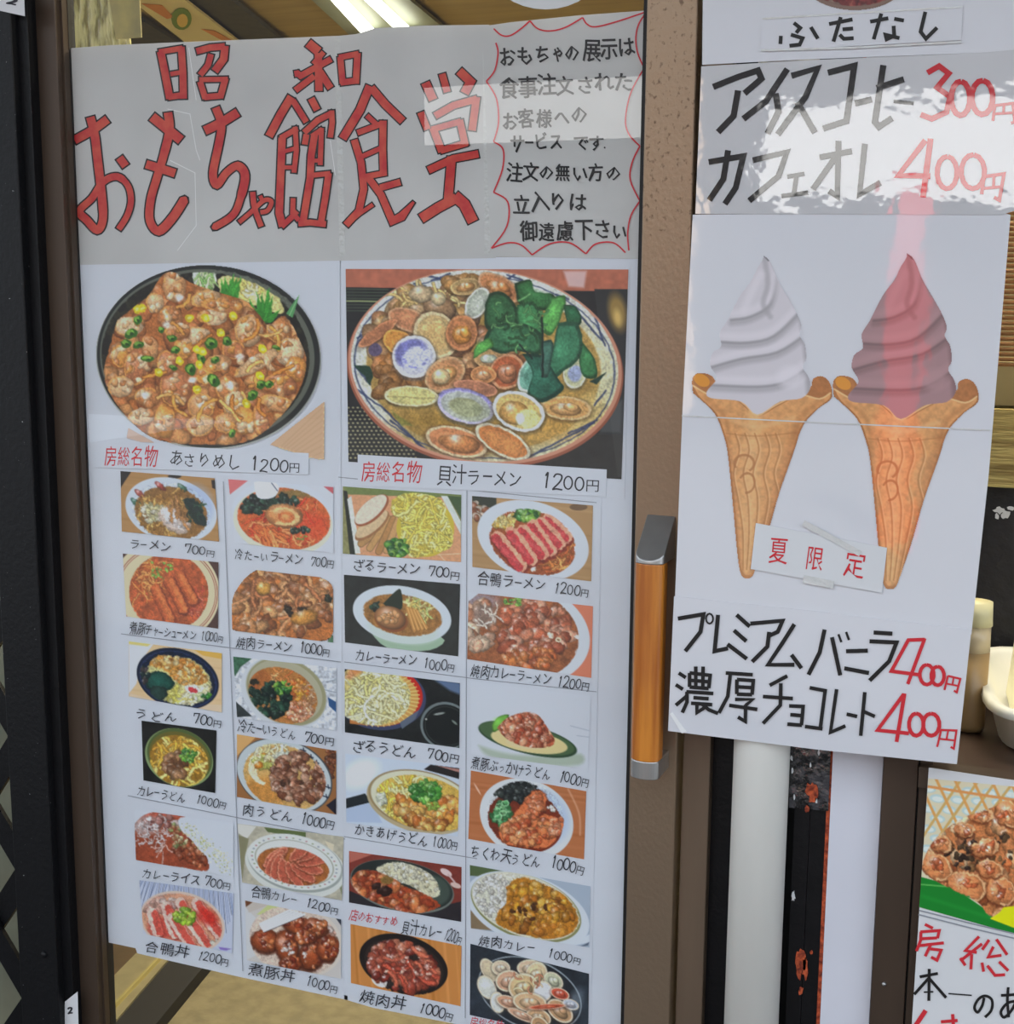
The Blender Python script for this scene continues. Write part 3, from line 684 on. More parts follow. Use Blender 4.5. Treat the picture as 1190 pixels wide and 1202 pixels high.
# ---------------------------------------------------------------- the street behind the camera (seen only as reflections)
struct(box('street_ground', -60, 40, -45, -12, -.09, -.04, M['street']))
struct(vbox('trim_10', 826, 1040, .064, .08, M['gasket'], z0=0, z1=2.6))
struct(box('ceiling_shade', -5, 5, -1.15, .0, 2.66, 2.74, M['canvas']))  # unseen overhang added to shade the shop front and darken the handle bracket
P0 = mirror(300, 600, 6.0)
hw = struct(box('house_opposite', -34, 14, -12.6, -12.2, -.04, 5.2, M['wall_out']))
# low white shutter and sign on the house, reflected in the notice and the drinks sign
def mirrored_rect(x0, x1, y0, y1, yplane, name, m, label, cat, th=.05):
    def pt(x, y):
        P = at(x, y, 0.0); d = P - CAM; d = d * np.array([1, -1, 1]); t = (yplane - P[1]) / d[1]; return P + d * t
    a, b, c_, e = pt(x0, y0), pt(x1, y0), pt(x1, y1), pt(x0, y1)
    xs = [a[0], b[0], c_[0], e[0]]; z1 = (a[2] + b[2]) / 2; z0 = (c_[2] + e[2]) / 2
    o = box(name, (xs[0] + xs[3]) / 2, (xs[1] + xs[2]) / 2, yplane - th, yplane, z0, z1, m); tag(o, label, cat); return o
mirrored_rect(498, 765, 96, 166, -11.9, 'shop_shutter', M['white_out'], 'sunlit white shutter across the street, seen as a bright band on the notice', 'shutter')
mirrored_rect(900, 1300, 118, 235, -11.8, 'white_awning', M['white_out'], 'sunlit white awning across the street reflected over the drinks prices', 'awning')
mirrored_rect(757, 815, 84, 480, -11.85, 'bounce_panel', mat('buff_bounce', rgb(226, 196, 166), .8), 'added buff pillar across the street reflected in the door stile', 'prop')  # unseen upright added so its reflection lightens the upper stile
mirrored_rect(1040, 1082, 215, 700, -7.0, 'street_banner', M['redflag'], 'tall narrow red street banner reflected as a stripe over the chocolate cone', 'banner')
# ---------------------------------------------------------------- papers behind the door glass
YP = .0085
def pl(*a): return list(a)
ts = thing('title_sheet', 'wide grey white sheet with huge outlined red shop title lettering', 'sign', at(330, 180, YP))
sheet('paper', [(77, 57), (130, 53), (200, 50), (300, 46), (398, 42), (418, 40), (440, 33), (500, 30), (574, 29), (582, 303), (400, 306), (84, 311)], YP, M['paper_grey'], ts)
LT = {
 'A1': ('A', [(32, [(403, 205), (420, 290), (440, 395)]), (24, [(395, 208), (492, 192)]), (30, [(485, 186), (492, 290), (494, 395)]), (20, [(440, 296), (488, 288)]), (26, [(432, 388), (500, 378)])]),
 'A2': ('A', [(28, [(545, 205), (600, 190), (660, 185)]), (32, [(660, 182), (655, 235), (618, 285)]), (26, [(604, 215), (592, 260), (560, 300)]), (26, [(560, 325), (582, 395)]), (22, [(556, 318), (672, 316)]), (28, [(662, 312), (640, 392)]), (26, [(576, 388), (645, 382)])]),
 'B1': ('B', [(44, [(238, 195), (288, 236)]), (26, [(310, 236), (262, 292)]), (30, [(185, 330), (205, 345), (345, 268)]), (36, [(285, 240), (288, 415)]), (30, [(268, 345), (180, 412)]), (34, [(292, 325), (342, 402)]), (24, [(185, 320), (190, 350)])]),
 'B2': ('B', [(30, [(385, 258), (396, 382)]), (28, [(378, 262), (470, 244)]), (32, [(464, 240), (456, 382)]), (30, [(385, 376), (466, 366)])]),
 'A3': ('A', [(36, [(58, 560), (130, 520), (192, 475)]), ([36, 34, 30, 26, 24], [(122, 466), (140, 540), (152, 640), (170, 800), (172, 880), (150, 918), (110, 880), (80, 842), (130, 790), (175, 725), (230, 705), (272, 740), (285, 800), (270, 860), (235, 916)]), (34, [(238, 628), (264, 664)])]),
 'A4': ('A', [(40, [(368, 465), (485, 560)]), ([36, 34, 34, 38, 10], [(432, 448), (438, 520), (415, 620), (385, 720), (363, 800), (360, 880), (395, 922), (450, 870), (505, 785)]), (36, [(344, 655), (400, 672), (462, 692)])]),
 'A5': ('A', [(38, [(578, 522), (640, 492), (712, 448)]), ([34, 34, 32, 36, 30, 12], [(622, 428), (645, 495), (636, 570), (612, 690), (628, 738), (665, 690), (710, 662), (740, 700), (722, 790), (690, 860), (608, 912)])]),
 'A6': ('A', [(20, [(715, 888), (760, 850), (815, 800), (845, 805), (830, 840), (800, 848)]), (24, [(770, 765), (778, 830), (805, 905)]), (18, [(800, 780), (812, 808)])]),
 'A7': ('A', [(34, [(925, 385), (880, 460), (835, 545)]), (26, [(930, 400), (985, 488)]), (32, [(888, 548), (882, 700), (876, 850), (890, 905)]), (24, [(880, 552), (950, 512)]), (22, [(940, 505), (945, 600), (935, 690)]), (18, [(895, 605), (940, 592)]), (18, [(895, 668), (938, 668)]), (24, [(885, 905), (925, 868), (948, 842)]), (22, [(932, 790), (930, 850), (955, 880)]),
                (30, [(1003, 392), (1028, 440)]), (26, [(985, 535), (978, 578)]), (26, [(975, 530), (1030, 480), (1090, 450)]), (24, [(1085, 440), (1088, 490), (1080, 550)]), (30, [(1018, 535), (1004, 620), (1000, 710), (985, 800), (970, 895)]), (22, [(1005, 545), (1050, 515)]), (22, [(1045, 510), (1040, 660)]), (18, [(1005, 642), (1045, 640)]), (22, [(1005, 700), (1082, 692)]), (28, [(1074, 690), (1060, 790), (1042, 895)]), (26, [(952, 892), (1000, 888), (1064, 895)])]),
 'B3': ('B', [(40, [(520, 390), (475, 500), (395, 632)]), (38, [(525, 398), (590, 475), (670, 552)]), (26, [(505, 525), (552, 568)]), (34, [(448, 635), (480, 740), (492, 860), (470, 960), (410, 1025)]), (28, [(462, 605), (582, 560)]), (34, [(580, 548), (578, 680), (582, 800)]), (24, [(485, 712), (575, 672)]), (28, [(488, 806), (595, 786)]), ([34, 36, 40, 14], [(510, 805), (570, 885), (622, 1005), (665, 985), (720, 918)]), (32, [(565, 855), (660, 828)]), (20, [(425, 1015), (470, 975), (535, 930)])]),
 'B4': ('B', [(42, [(772, 375), (808, 455)]), (34, [(848, 335), (872, 420)]), (42, [(925, 322), (978, 372), (950, 425)]), (34, [(750, 510), (782, 590)]), (34, [(815, 528), (900, 480), (1008, 450)]), (36, [(1005, 440), (985, 595)]), (36, [(806, 580), (848, 692)]), (30, [(800, 590), (935, 552)]), (34, [(928, 545), (955, 665)]), (32, [(840, 686), (962, 650)]), (36, [(785, 775), (900, 722), (1015, 700)]), (42, [(892, 712), (885, 800), (875, 920)]), (46, [(752, 995), (830, 945), (915, 900)]), (52, [(905, 890), (950, 930), (990, 1010)])]),
}
for k, (cr, lst) in LT.items():
    sm_ = k in ('A3', 'A4', 'A5', 'A6')
    fill = strokes('letter', cr, lst, 30, YP - .0009, M['red_ink'], ts, grow=-1.2, sm=sm_)
    ol = strokes('letter_outline', cr, lst, 30, YP - .0005, M['black_ink'], fill, grow=4.8, sm=sm_)
    ol['label'] = 'black marker outline'
tsm = mat('tape_seam', rgb(206, 206, 202, 1), .3, bump=.6, bscale=60)
for q in ([(396, 46), (402, 300)], [(570, 60), (572, 298)]): strokes('tape_strip', 'P', [q], 7, YP - .0003, tsm, ts)
crm = mat('crease', rgb(236, 236, 234, 1), .5)
for q in [(3, [(430, 435), (520, 455), (545, 600), (560, 640)]), (3, [(440, 640), (540, 690), (545, 900), (470, 1000)]), (3, [(1080, 560), (1100, 700)]), (3, [(515, 190), (545, 400)])]: strokes('paper_crease', 'A', [q], 3, YP - .0003, crm, ts)

ns = thing('notice_sheet', 'white notice with handwritten black lines inside a scalloped red border', 'sign', at(660, 160, YP))
sheet('paper', [(566, 31), (600, 26), (680, 18), (762, 12), (757, 150), (752, 304), (576, 301)], YP - .0007, M['paper_grey'], ns)
strokes('border_line', 'N', [[(75, 130), (110, 160), (150, 162), (200, 130), (240, 95)], [(240, 95), (275, 130), (330, 141), (400, 125), (480, 80)], [(480, 80), (500, 110), (540, 122), (640, 97), (765, 55)],
    [(765, 62), (735, 110), (722, 170), (730, 240), (760, 310)], [(760, 310), (700, 420), (675, 540), (690, 610), (740, 665)], [(740, 665), (705, 740), (697, 820), (740, 915)], [(740, 915), (700, 980), (685, 1060), (690, 1140)],
    [(85, 195), (95, 240), (80, 320), (42, 370)], [(42, 370), (88, 450), (97, 560), (75, 645)], [(75, 645), (118, 680), (115, 770), (75, 875)], [(75, 875), (140, 920), (135, 1030), (65, 1130)],
    [(65, 1130), (140, 1105), (200, 1115), (250, 1160)], [(250, 1160), (330, 1110), (420, 1105), (495, 1155)], [(495, 1155), (540, 1110), (620, 1105), (675, 1150)]], 7, YP - .0016, M['red_pen'], ns, sm=True)
for i, (t, a, b, h) in enumerate([('おもちゃの展示は', (98, 296), (722, 252), 98), ('食事注文された', (98, 442), (705, 402), 90), ('お客様への', (108, 580), (505, 556), 92), ('サービス', (148, 690), (395, 672), 90), ('です.', (432, 680), (625, 676), 76),
        ('注文の無い方の', (128, 818), (655, 820), 84), ('立入りは', (160, 965), (495, 950), 90), ('御遠慮下さい', (195, 1092), (690, 1082), 92)]):
    words('text_line', 'N', t, a, b, h, YP - .0016, M['black_ink'], ns, bold=.02, seed=i)

# menu sheets
pics_l = thing('menu_sheet', 'left menu sheet headed by the black bowl of clam rice, twelve small dishes below', 'menu', at(260, 700, YP))
sheet('paper', [(84, 309), (400, 302), (404, 600), (408, 1174), (278, 1146), (200, 1128), (161, 1119), (159, 1113), (126, 1106), (121, 1000), (116, 900), (104, 700), (102, 590), (95, 470), (91, 440), (93, 420), (88, 380)], YP + .0002, M['paper_blue'], pics_l)
pics_r = thing('menu_sheet', 'right menu sheet headed by the large bowl of clam noodle soup', 'menu', at(560, 700, YP))
sheet('paper', [(399, 300), (750, 303), (748, 560), (743, 900), (739, 1240), (690, 1240), (545, 1204), (438, 1183), (404, 1173)], YP + .0002, M['paper_blue'], pics_r)
sheet('paper_layer', [(399.5, 309), (739, 311), (733, 586), (706, 584), (693, 1225), (550, 1202), (404, 1168)], YP - .0006, M['paper_blue'], pics_r, .0004)
for pr_, L in ((pics_l, [((142, 744), (400, 777)), ((150, 934), (405, 985)), ((262, 565), (285, 1140))]), (pics_r, [((404, 777), (560, 797)), ((404, 982), (560, 1008)), ((560, 797), (700, 812)), ((548, 575), (546, 1195)), ((397, 560), (700, 590))])):
    strokes('seam_line', 'P', [[a, b] for a, b in L], .9, YP - .0012, M['seam'], pr_)
YT = YP - .0022
CAP = [  # sheet, crop, name and baseline, price and baseline, height
 (0, 'C1', 'ラーメン', (92, 408), (308, 428), '700円', (380, 436), (540, 456), 62),
 (0, 'C1', '冷たーいラーメン', (640, 468), (992, 494), '700円', (1028, 500), (1150, 520), 66),
 (0, 'C1', '煮豚チャーシューメン', (95, 848), (445, 886), '1000円', (462, 888), (580, 902), 66),
 (0, 'C1', '焼肉ラーメン', (645, 922), (938, 948), '1000円', (970, 955), (1132, 972), 68),
 (1, 'C2', 'ざるラーメン', (65, 415), (375, 440), '700円', (410, 446), (552, 462), 62),
 (1, 'C2', '合鴨ラーメン', (630, 480), (945, 512), '1200円', (975, 522), (1137, 544), 66),
 (1, 'C2', 'カレーラーメン', (80, 820), (362, 850), '1000円', (388, 860), (530, 880), 62),
 (1, 'C2', '焼肉カレーラーメン', (600, 895), (968, 934), '1200円', (990, 942), (1137, 962), 66),
 (0, 'C3', 'うどん', (75, 440), (312, 458), '700円', (385, 466), (540, 490), 70),
 (0, 'C3', '冷たーいうどん', (620, 505), (932, 552), '700円', (968, 562), (1127, 590), 68),
 (0, 'C3', 'カレーうどん', (88, 842), (345, 882), '1000円', (398, 888), (560, 920), 64),
 (0, 'C3', '肉うどん', (645, 945), (915, 985), '1000円', (950, 995), (1127, 1028), 74),
 (1, 'C4', 'ざるうどん', (62, 412), (362, 445), '700円', (410, 450), (557, 474), 66),
 (1, 'C4', '煮豚ぶっかけうどん', (612, 490), (980, 548), '1000円', (1012, 555), (1152, 582), 66),
 (1, 'C4', 'かきあげうどん', (78, 795), (415, 852), '1000円', (435, 852), (550, 874), 64),
 (1, 'C4', 'ちくわ天うどん', (608, 900), (932, 948), '1000円', (975, 952), (1130, 980), 68),
 (0, 'C5', 'カレーライス', (92, 400), (402, 442), '700円', (420, 446), (563, 466), 66),
 (0, 'C5', '合鴨カレー', (668, 505), (912, 540), '1200円', (955, 562), (1130, 600), 64),
 (0, 'C5', '合鴨丼', (108, 788), (340, 826), '1200円', (385, 834), (550, 872), 66),
 (0, 'C5', '煮豚丼', (650, 915), (905, 954), '1000円', (955, 975), (1127, 1014), 70),
 (1, 'C6', '貝汁カレー', (278, 432), (470, 458), '1200円', (475, 468), (556, 492), 72),
 (1, 'C6', '焼肉カレー', (638, 490), (902, 530), '1000円', (958, 550), (1116, 588), 58),
 (1, 'C6', '焼肉丼', (82, 755), (300, 795), '1000円', (358, 808), (520, 846), 66),
 (0, 'G1', 'あさりめし', (385, 970), (718, 998), '1200円', (765, 1000), (1005, 1012), 82),
 (1, 'G2', '貝汁ラーメン', (385, 880), (722, 896), '1200円', (792, 902), (1020, 920), 78)]
for i, (s_, cr, t, a, b, pr2, c_, d_, h) in enumerate(CAP):
    par = (pics_l, pics_r)[s_]
    words('dish_name', cr, t, a, b, h * .96, YT, M['pen'], par, seed=i)
    words('price', cr, pr2, c_, d_, h, YT, M['pen'], par, seed=i, pen=.075)
for s_, cr, t, a, b, h in [(0, 'G1', '房総名物', (88, 966), (332, 972), 92), (1, 'G2', '房総名物', (95, 866), (326, 872), 80), (1, 'C6', '店のおすすめ', (36, 372), (262, 408), 52), (1, 'C6', '房総名物', (598, 872), (752, 900), 58)]:
    o = words('dish_note', cr, t, a, b, h, YT, M['red_pen'], (pics_l, pics_r)[s_], seed=3); o['label'] = 'red handwritten words beside the dish name'
for s_, cr, q in [(0, 'G1', [(20, 868), (1040, 920), (1040, 1020), (20, 985)]), (1, 'G2', [(82, 772), (1048, 830), (1045, 935), (82, 892)]), (1, 'C6', [(596, 818), (760, 855), (756, 890), (596, 880)])]:
    xy = [px(cr, a, b) for a, b in q]; sheet('caption_strip', [(float(a), float(b)) for a, b in xy], YP - .0018, M['paper_blue'], (pics_l, pics_r)[s_], .0003)

# ---------------------------------------------------------------- laminated signs on the right
YR = -.068
t1 = thing('cup_poster', 'white laminated sheet with a taped strip of black hiragana and a cup photo above', 'poster', at(1000, 20, YR))
sheet('laminated_sheet', [(826, -120), (1240, -130), (1232, 55), (1150, 62), (940, 70), (824, 76)], YR, M['lam'], t1, .001)
pc_ = Pic('P', [(925, -40), (1075, -40), (1075, 14), (925, 14)], 1.4, 5)
pc_.ell(1003, -22, 60, 34, (120, 96, 84)).ell(1003, -24, 56, 31, (110, 40, 40)).clip(1003, -24, 56, 31).tex(.5, 5).noodles(30, (1003, -24, 50, 28), (8, 20), 2, [(150, 70, 60), (80, 24, 26)]).clip()
pc_.build('drink_photo', YR - .0006, M['print_lam'], t1, 'dark red drink seen from above in a round cup', cut=True)
sheet('caption_strip', [(893, 20), (1130, 6), (1128, 47), (893, 60)], YR - .0016, M['lam'], t1, .0006)
for q in ([(893, 59), (1000, 56), (1129, 49)], [(895, 22), (990, 16), (1130, 8)]): strokes('tape_strip', 'P', [q], 2.2, YR - .0024, M['tape'], t1)
strokes('text_line', 'R1', [[(440, 78), (462, 95), (448, 112)], [(430, 118), (470, 130), (460, 152), (425, 156)], [(396, 122), (394, 150)], [(498, 92), (522, 132)],
    [(560, 82), (640, 66)], [(600, 58), (575, 142)], [(606, 100), (642, 97)], [(596, 118), (610, 132), (644, 130)], [(700, 74), (762, 62)], [(738, 46), (712, 134)], [(782, 64), (815, 70)], [(780, 88), (782, 122), (756, 134), (752, 118), (800, 130)],
    [(888, 40), (872, 108), (890, 132), (928, 94)]], 13, YR - .0022, M['black_ink'], t1)
t2 = thing('drinks_sign', 'shiny laminated price sign with large black katakana for iced coffee and cafe au lait', 'sign', at(1000, 160, YR))
sheet('laminated_sheet', [(823, 78), (940, 71), (1150, 62), (1222, 56), (1214, 240), (1176, 252), (816, 251)], YR - .0025, M['lam2'], t2, .001)
strokes('text_line', 'R1', [[(165, 296), (250, 262), (318, 240), (330, 268), (272, 318)], [(250, 308), (235, 395), (182, 450)], [(418, 235), (345, 345), (268, 405)], [(378, 318), (388, 380), (350, 455)],
    [(432, 258), (522, 232), (480, 330), (385, 458)], [(452, 348), (512, 452)], [(556, 248), (646, 224), (618, 420)], [(540, 438), (625, 410)], [(648, 352), (706, 338)], [(745, 222), (716, 415), (730, 432), (775, 402)], [(722, 300), (815, 270)], (12, [(780, 345), (848, 352)])], 21, YR - .0032, M['black_lam'], t2)['label'] = 'upper line of black katakana'
strokes('text_line', 'R1', [[(150, 552), (268, 532), (242, 640), (205, 695)], [(216, 512), (200, 610), (152, 682)], [(300, 546), (416, 518), (388, 600), (288, 684)], (15, [(418, 602), (476, 592)]), (15, [(450, 596), (440, 660)]), (15, [(398, 668), (488, 656)]),
    [(528, 536), (638, 515)], [(592, 480), (588, 668), (560, 650)], [(582, 535), (505, 645)], [(682, 490), (664, 662), (735, 622)]], 20, YR - .0032, M['black_lam'], t2)['label'] = 'lower line of black katakana'
strokes('price', 'R1', [[(895, 248), (935, 225), (968, 250), (928, 298), (972, 330), (960, 382), (910, 405), (872, 390)], oval(1008, 335, 32, 58, 14, -1.5), oval(1082, 332, 36, 58, 14, -1.5), (10, [(1125, 358), (1118, 412)]), (10, [(1122, 360), (1186, 352), (1192, 415), (1180, 420)]), (9, [(1156, 356), (1154, 386)]), (9, [(1122, 388), (1186, 384)])], 19, YR - .0033, M['red_lam'], t2)
strokes('price', 'R1', [(20, [(888, 478), (796, 598), (905, 600)]), (20, [(906, 472), (880, 672)]), oval(962, 588, 34, 55, 14, -1.5), oval(1050, 585, 40, 58, 14, -1.5), (12, [(1088, 600), (1080, 662)]), (12, [(1085, 602), (1156, 592), (1140, 682), (1122, 672)]), (10, [(1122, 598), (1120, 640)]), (10, [(1085, 642), (1148, 636)])], 17, YR - .0033, M['red_lam'], t2)
t3 = thing('ice_cream_poster', 'tall laminated poster with photos of two soft serve cones', 'poster', at(980, 470, YR))
sheet('laminated_sheet', [(813, 252), (1000, 250), (1176, 250), (1186, 252), (1160, 560), (1140, 745), (792, 706), (801, 480)], YR - .0015, M['lam'], t3, .001)
strokes('seam_line', 'P', [(1.4, [(800, 488), (960, 496), (1162, 505)])], 1.4, YR - .0028, M['tape'], t3)
t4 = thing('cone_price_sheet', 'laminated sheet with two black lines and red prices below the cones', 'sign', at(960, 800, YR))
sheet('laminated_sheet', [(791, 700), (960, 718), (1140, 739), (1123, 897), (960, 880), (784, 858)], YR - .0030, M['lam'], t4, .001)
sheet('tape_corner', [(786, 838), (789, 836), (806, 859), (800, 861)], YR - .0042, mat('bright_tape', rgb(245, 245, 245, 1), .2, coat=1), t4, .0005)
L1 = [[(45, 105), (132, 90), (122, 150), (70, 216)], (6, oval(153, 105, 12, 17, 12)), [(182, 92), (170, 216), (216, 206)], [(245, 92), (290, 132)], [(236, 145), (278, 182)], [(214, 192), (280, 242)], [(292, 122), (402, 112), (385, 150), (352, 165)], [(356, 150), (350, 200), (298, 252)],
      [(442, 124), (400, 190), (352, 262), (442, 262)], [(432, 228), (466, 274)], [(545, 142), (528, 220), (490, 296)], [(570, 168), (598, 298)], (8, [(592, 158), (602, 185)]), (8, [(618, 150), (628, 178)]), [(618, 216), (692, 214)], [(612, 274), (696, 290)], [(712, 152), (776, 156)], [(698, 182), (790, 186), (765, 250), (698, 316)]]
L2 = [[(48, 290), (72, 306)], [(38, 330), (62, 346)], [(38, 400), (76, 368)], [(85, 290), (85, 338)], [(85, 290), (155, 298), (150, 342)], [(106, 268), (106, 338)], [(131, 268), (130, 340)], [(85, 315), (150, 320)], [(85, 338), (150, 343)], [(74, 354), (166, 360)], [(76, 354), (76, 390), (60, 425)], [(98, 374), (150, 378)], [(90, 393), (162, 398)], [(110, 393), (110, 425), (136, 408)], [(125, 394), (150, 415), (182, 428)],
      [(208, 290), (300, 296)], [(224, 292), (215, 370), (185, 426)], [(246, 312), (246, 362)], [(246, 312), (302, 316), (298, 364)], [(246, 337), (298, 340)], [(246, 362), (298, 364)], [(240, 380), (300, 380), (276, 400)], [(220, 400), (316, 414)], [(276, 398), (275, 455), (250, 440)],
      [(418, 300), (358, 332)], [(335, 370), (437, 377)], [(396, 325), (394, 400), (335, 462)], [(424, 402), (472, 404), (466, 468)], [(428, 432), (466, 435)], [(418, 464), (468, 468)], [(494, 340), (547, 350), (530, 480)], [(478, 472), (538, 480)], [(586, 345), (565, 492), (616, 470)], [(620, 430), (656, 438)], [(682, 355), (668, 504)], [(676, 420), (716, 438)]]
strokes('text_line', 'R3', L1, 14, YR - .0042, M['black_ink'], t4)['label'] = 'upper line of black katakana'
strokes('text_line', 'R3', L2, 12.5, YR - .0042, M['black_ink'], t4)['label'] = 'lower line of black kanji and katakana'
strokes('price', 'R3', [[(886, 176), (830, 178), (772, 284), (866, 296)], [(886, 172), (828, 328)], oval(893, 296, 24, 34, 14, -1.6), oval(930, 300, 22, 32, 14, -1.6), (7, [(965, 300), (953, 348)]), (7, [(965, 300), (1007, 310), (995, 356), (985, 350)]), (6, [(985, 304), (980, 332)]), (6, [(958, 326), (1000, 334)])], 12, YR - .0043, M['red_pen'], t4)
strokes('price', 'R3', [[(815, 362), (725, 485), (832, 496)], [(817, 360), (790, 525)], oval(857, 466, 25, 38, 14, -1.6), oval(908, 466, 28, 38, 14, -1.6), (7, [(942, 485), (928, 542)]), (7, [(940, 484), (994, 486), (985, 548), (974, 542)]), (6, [(966, 485), (960, 516)]), (6, [(934, 514), (988, 520)])], 13, YR - .0043, M['red_pen'], t4)
t5 = thing('season_strip', 'tilted white paper strip with three thin red kanji taped between the cones', 'label', at(962, 655, YR))
sheet('paper', [(887, 614), (1041, 643), (1035, 696), (881, 668)], YR - .0040, M['paper'], t5, .0005)
for t, a, b in (('夏', (316, 1070), (372, 1074)), ('限', (428, 1086), (486, 1090)), ('定', (545, 1104), (606, 1110))): words('character', 'R2', t, a, b, 76, YR - .0045, M['red_pen'], t5)
for q in [(18, [(425, 950), (600, 1045)]), (24, [(425, 1122), (518, 1140)])]: strokes('tape_strip', 'R2', [q], 20, YR - .0049, M['tape'], t5)
# lower right poster
YB = -.040
t6 = thing('oyster_poster', 'white poster with a grilled shellfish photo and brush lettering under the window sill', 'poster', at(1140, 1050, YB))
sheet('paper', [(1090, 901), (1190, 916), (1420, 952), (1400, 1420), (1060, 1330), (1070, 1202)], YB, M['paper'], t6, .0006)
strokes('text_line', 'E', [[(95, 765), (130, 782)], [(75, 798), (158, 792), (150, 826)], [(78, 798), (76, 835), (58, 882)], [(82, 828), (148, 824)], [(70, 858), (178, 846)], [(122, 850), (96, 905)], [(118, 872), (166, 878), (148, 922), (122, 908)],
    [(332, 818), (272, 880), (322, 888)], [(345, 850), (250, 925)], [(250, 912), (272, 945)], [(300, 895), (296, 962)], [(376, 832), (346, 876)], [(408, 830), (455, 898)], [(395, 862), (372, 908), (430, 900)], [(345, 932), (352, 972)], [(368, 945), (402, 988), (446, 985)], [(420, 928), (460, 968)]], 13, YB - .0012, M['red_pen'], t6)['label'] = 'upper line of red kanji'
strokes('text_line', 'E', [[(72, 995), (152, 980)], [(114, 960), (112, 1100)], [(112, 1000), (48, 1072)], [(114, 1002), (188, 1086)], (7, [(90, 1062), (132, 1060)]), (6, [(198, 1068), (300, 1076)])], 13, YB - .0012, M['black_ink'], t6)['label'] = 'second line of black brush characters'
strokes('text_line', 'E', [[(98, 1142), (52, 1212)]], 20, YB - .0012, M['red_pen'], t6)
strokes('text_line', 'E', [[(165, 1192), (238, 1186)], [(216, 1158), (222, 1230)], [(150, 1260), (240, 1250)]], 14, YB - .0012, M['red_pen'], t6)['label'] = 'lower line of red brush characters'

strokes('character', 'E', [[(354, 1086), (346, 1120), (326, 1150), (312, 1128), (330, 1092), (360, 1078), (388, 1096), (386, 1140), (358, 1172)]], 12, YB - .0012, M['black_ink'], t6, sm=True)
strokes('character', 'E', [[(428, 1076), (470, 1074), (520, 1066)], [(460, 1040), (456, 1100), (462, 1172)], [(500, 1088), (475, 1140), (442, 1172), (428, 1146), (460, 1108), (510, 1104), (542, 1130), (530, 1180)]], 12, YB - .0012, M['black_ink'], t6, sm=True)
# ---------------------------------------------------------------- the dish photographs (flat prints)
YPH = YP - .0014
WH = (198, 202, 209)
RAM = [(214, 178, 92), (230, 204, 120), (196, 150, 70), (240, 220, 150)]
UD = [(232, 222, 176), (240, 234, 206), (214, 196, 140)]
GRN = [(52, 120, 44), (92, 158, 56), (130, 180, 70), (36, 90, 40)]
DK = [(20, 44, 34), (30, 60, 46), (14, 28, 26), (44, 80, 60)]
MEAT = [(166, 100, 70), (188, 124, 90), (140, 78, 52), (204, 150, 116)]
REDM = [(176, 60, 44), (198, 84, 56), (150, 44, 34), (214, 112, 80)]
def P_(cr, q, seed=1): return Pic(cr, q, 1.35, seed)
def onions(p, n, reg, r=5):
    cx, cy, rx, ry = reg
    for _ in range(n):
        x = cx + p.rs.uniform(-rx, rx); y = cy + p.rs.uniform(-ry, ry); c = GRN[p.rs.randint(3)]
        p.ell(x, y, r, r * .8, c); p.ell(x, y, r * .45, r * .35, (200, 215, 130), a=.7)
def wood(p, c, n=14, ang=0, d=16):
    p.fill(c); o = p.o; w = p.w / p.k; h = p.h / p.k
    for i in range(n):
        y = o[1] + h * p.rs.rand() * 1.3 - .1 * h; cc = np.clip(np.array(c) + p.rs.uniform(-d, d), 0, 255)
        if ang: x = o[0] + w * p.rs.rand(); p.line([(x, o[1] - 9), (x + ang, o[1] + h + 9)], p.rs.uniform(4, 16), cc, .6, soft=3)
        else: p.line([(o[0], y), (o[0] + w, y + w * .12)], p.rs.uniform(3, 14), cc, .6, soft=3)
# --- large photograph: bowl of clam rice
p = P_('G1', [(42, 40), (1118, 44), (1112, 952), (42, 880)], 11); p.wob = .6; SH = []
p.poly([(1112, 680), (1112, 950), (1040, 940), (860, 880), (960, 800)], (200, 164, 130), soft=6)
for i in range(9): p.line([(1112, 700 + i * 30), (900, 900 + i * 16)], 6, (186, 148, 112), .5, soft=2)
p.poly([(200, 800), (330, 872), (260, 870), (190, 850)], (196, 168, 150), a=.7, soft=4)
p.ell(574, 474, 526, 430, (170, 172, 166), 4); p.ell(574, 470, 520, 425, (34, 36, 34), 4); p.ell(568, 468, 500, 405, (92, 96, 84), 4); p.ell(560, 470, 484, 392, (30, 28, 22), 4)
p.clip(560, 470, 484, 392, 4).tex(.5, 40, (60, 56, 38), .5)
p.ring(580, 470, 508, 414, 9, (206, 210, 206), 4, .9, arc=(295, 80)); p.ring(580, 470, 492, 400, 6, (40, 44, 40), 4, .8, arc=(290, 80))
p.poly([(490, 40), (610, 40), (612, 130), (508, 140)], (206, 216, 196)); p.noodles(40, (560, 95, 40, 45), (20, 60), 7, [(160, 190, 120), (210, 222, 170), (120, 165, 90)], .3, (60, 120))
p.poly([(618, 120), (660, 90), (740, 70), (800, 75), (870, 150), (925, 240), (900, 270), (760, 220), (640, 180)], (226, 214, 140), sm=True); p.noodles(30, (760, 130, 70, 50), (30, 80), 10, [(236, 228, 170), (220, 200, 110), (240, 236, 200)], .5, (20, 90))
def spikes(pts, base, c):
    for x, y in pts:
        p.poly([(base[0] - 24 + (x - base[0]) * .3, base[1]), (x, y), (base[0] + 24 + (x - base[0]) * .3, base[1] + 6)], c); p.line([base, (x, y)], 3, np.array(c) * 1.3)
p.clip(poly=[(600, 40), (960, 60), (980, 330), (820, 330), (590, 200)])
spikes([(632, 110), (650, 100), (676, 110), (690, 85), (708, 100), (726, 96), (716, 130)], (670, 205), (62, 140, 50))
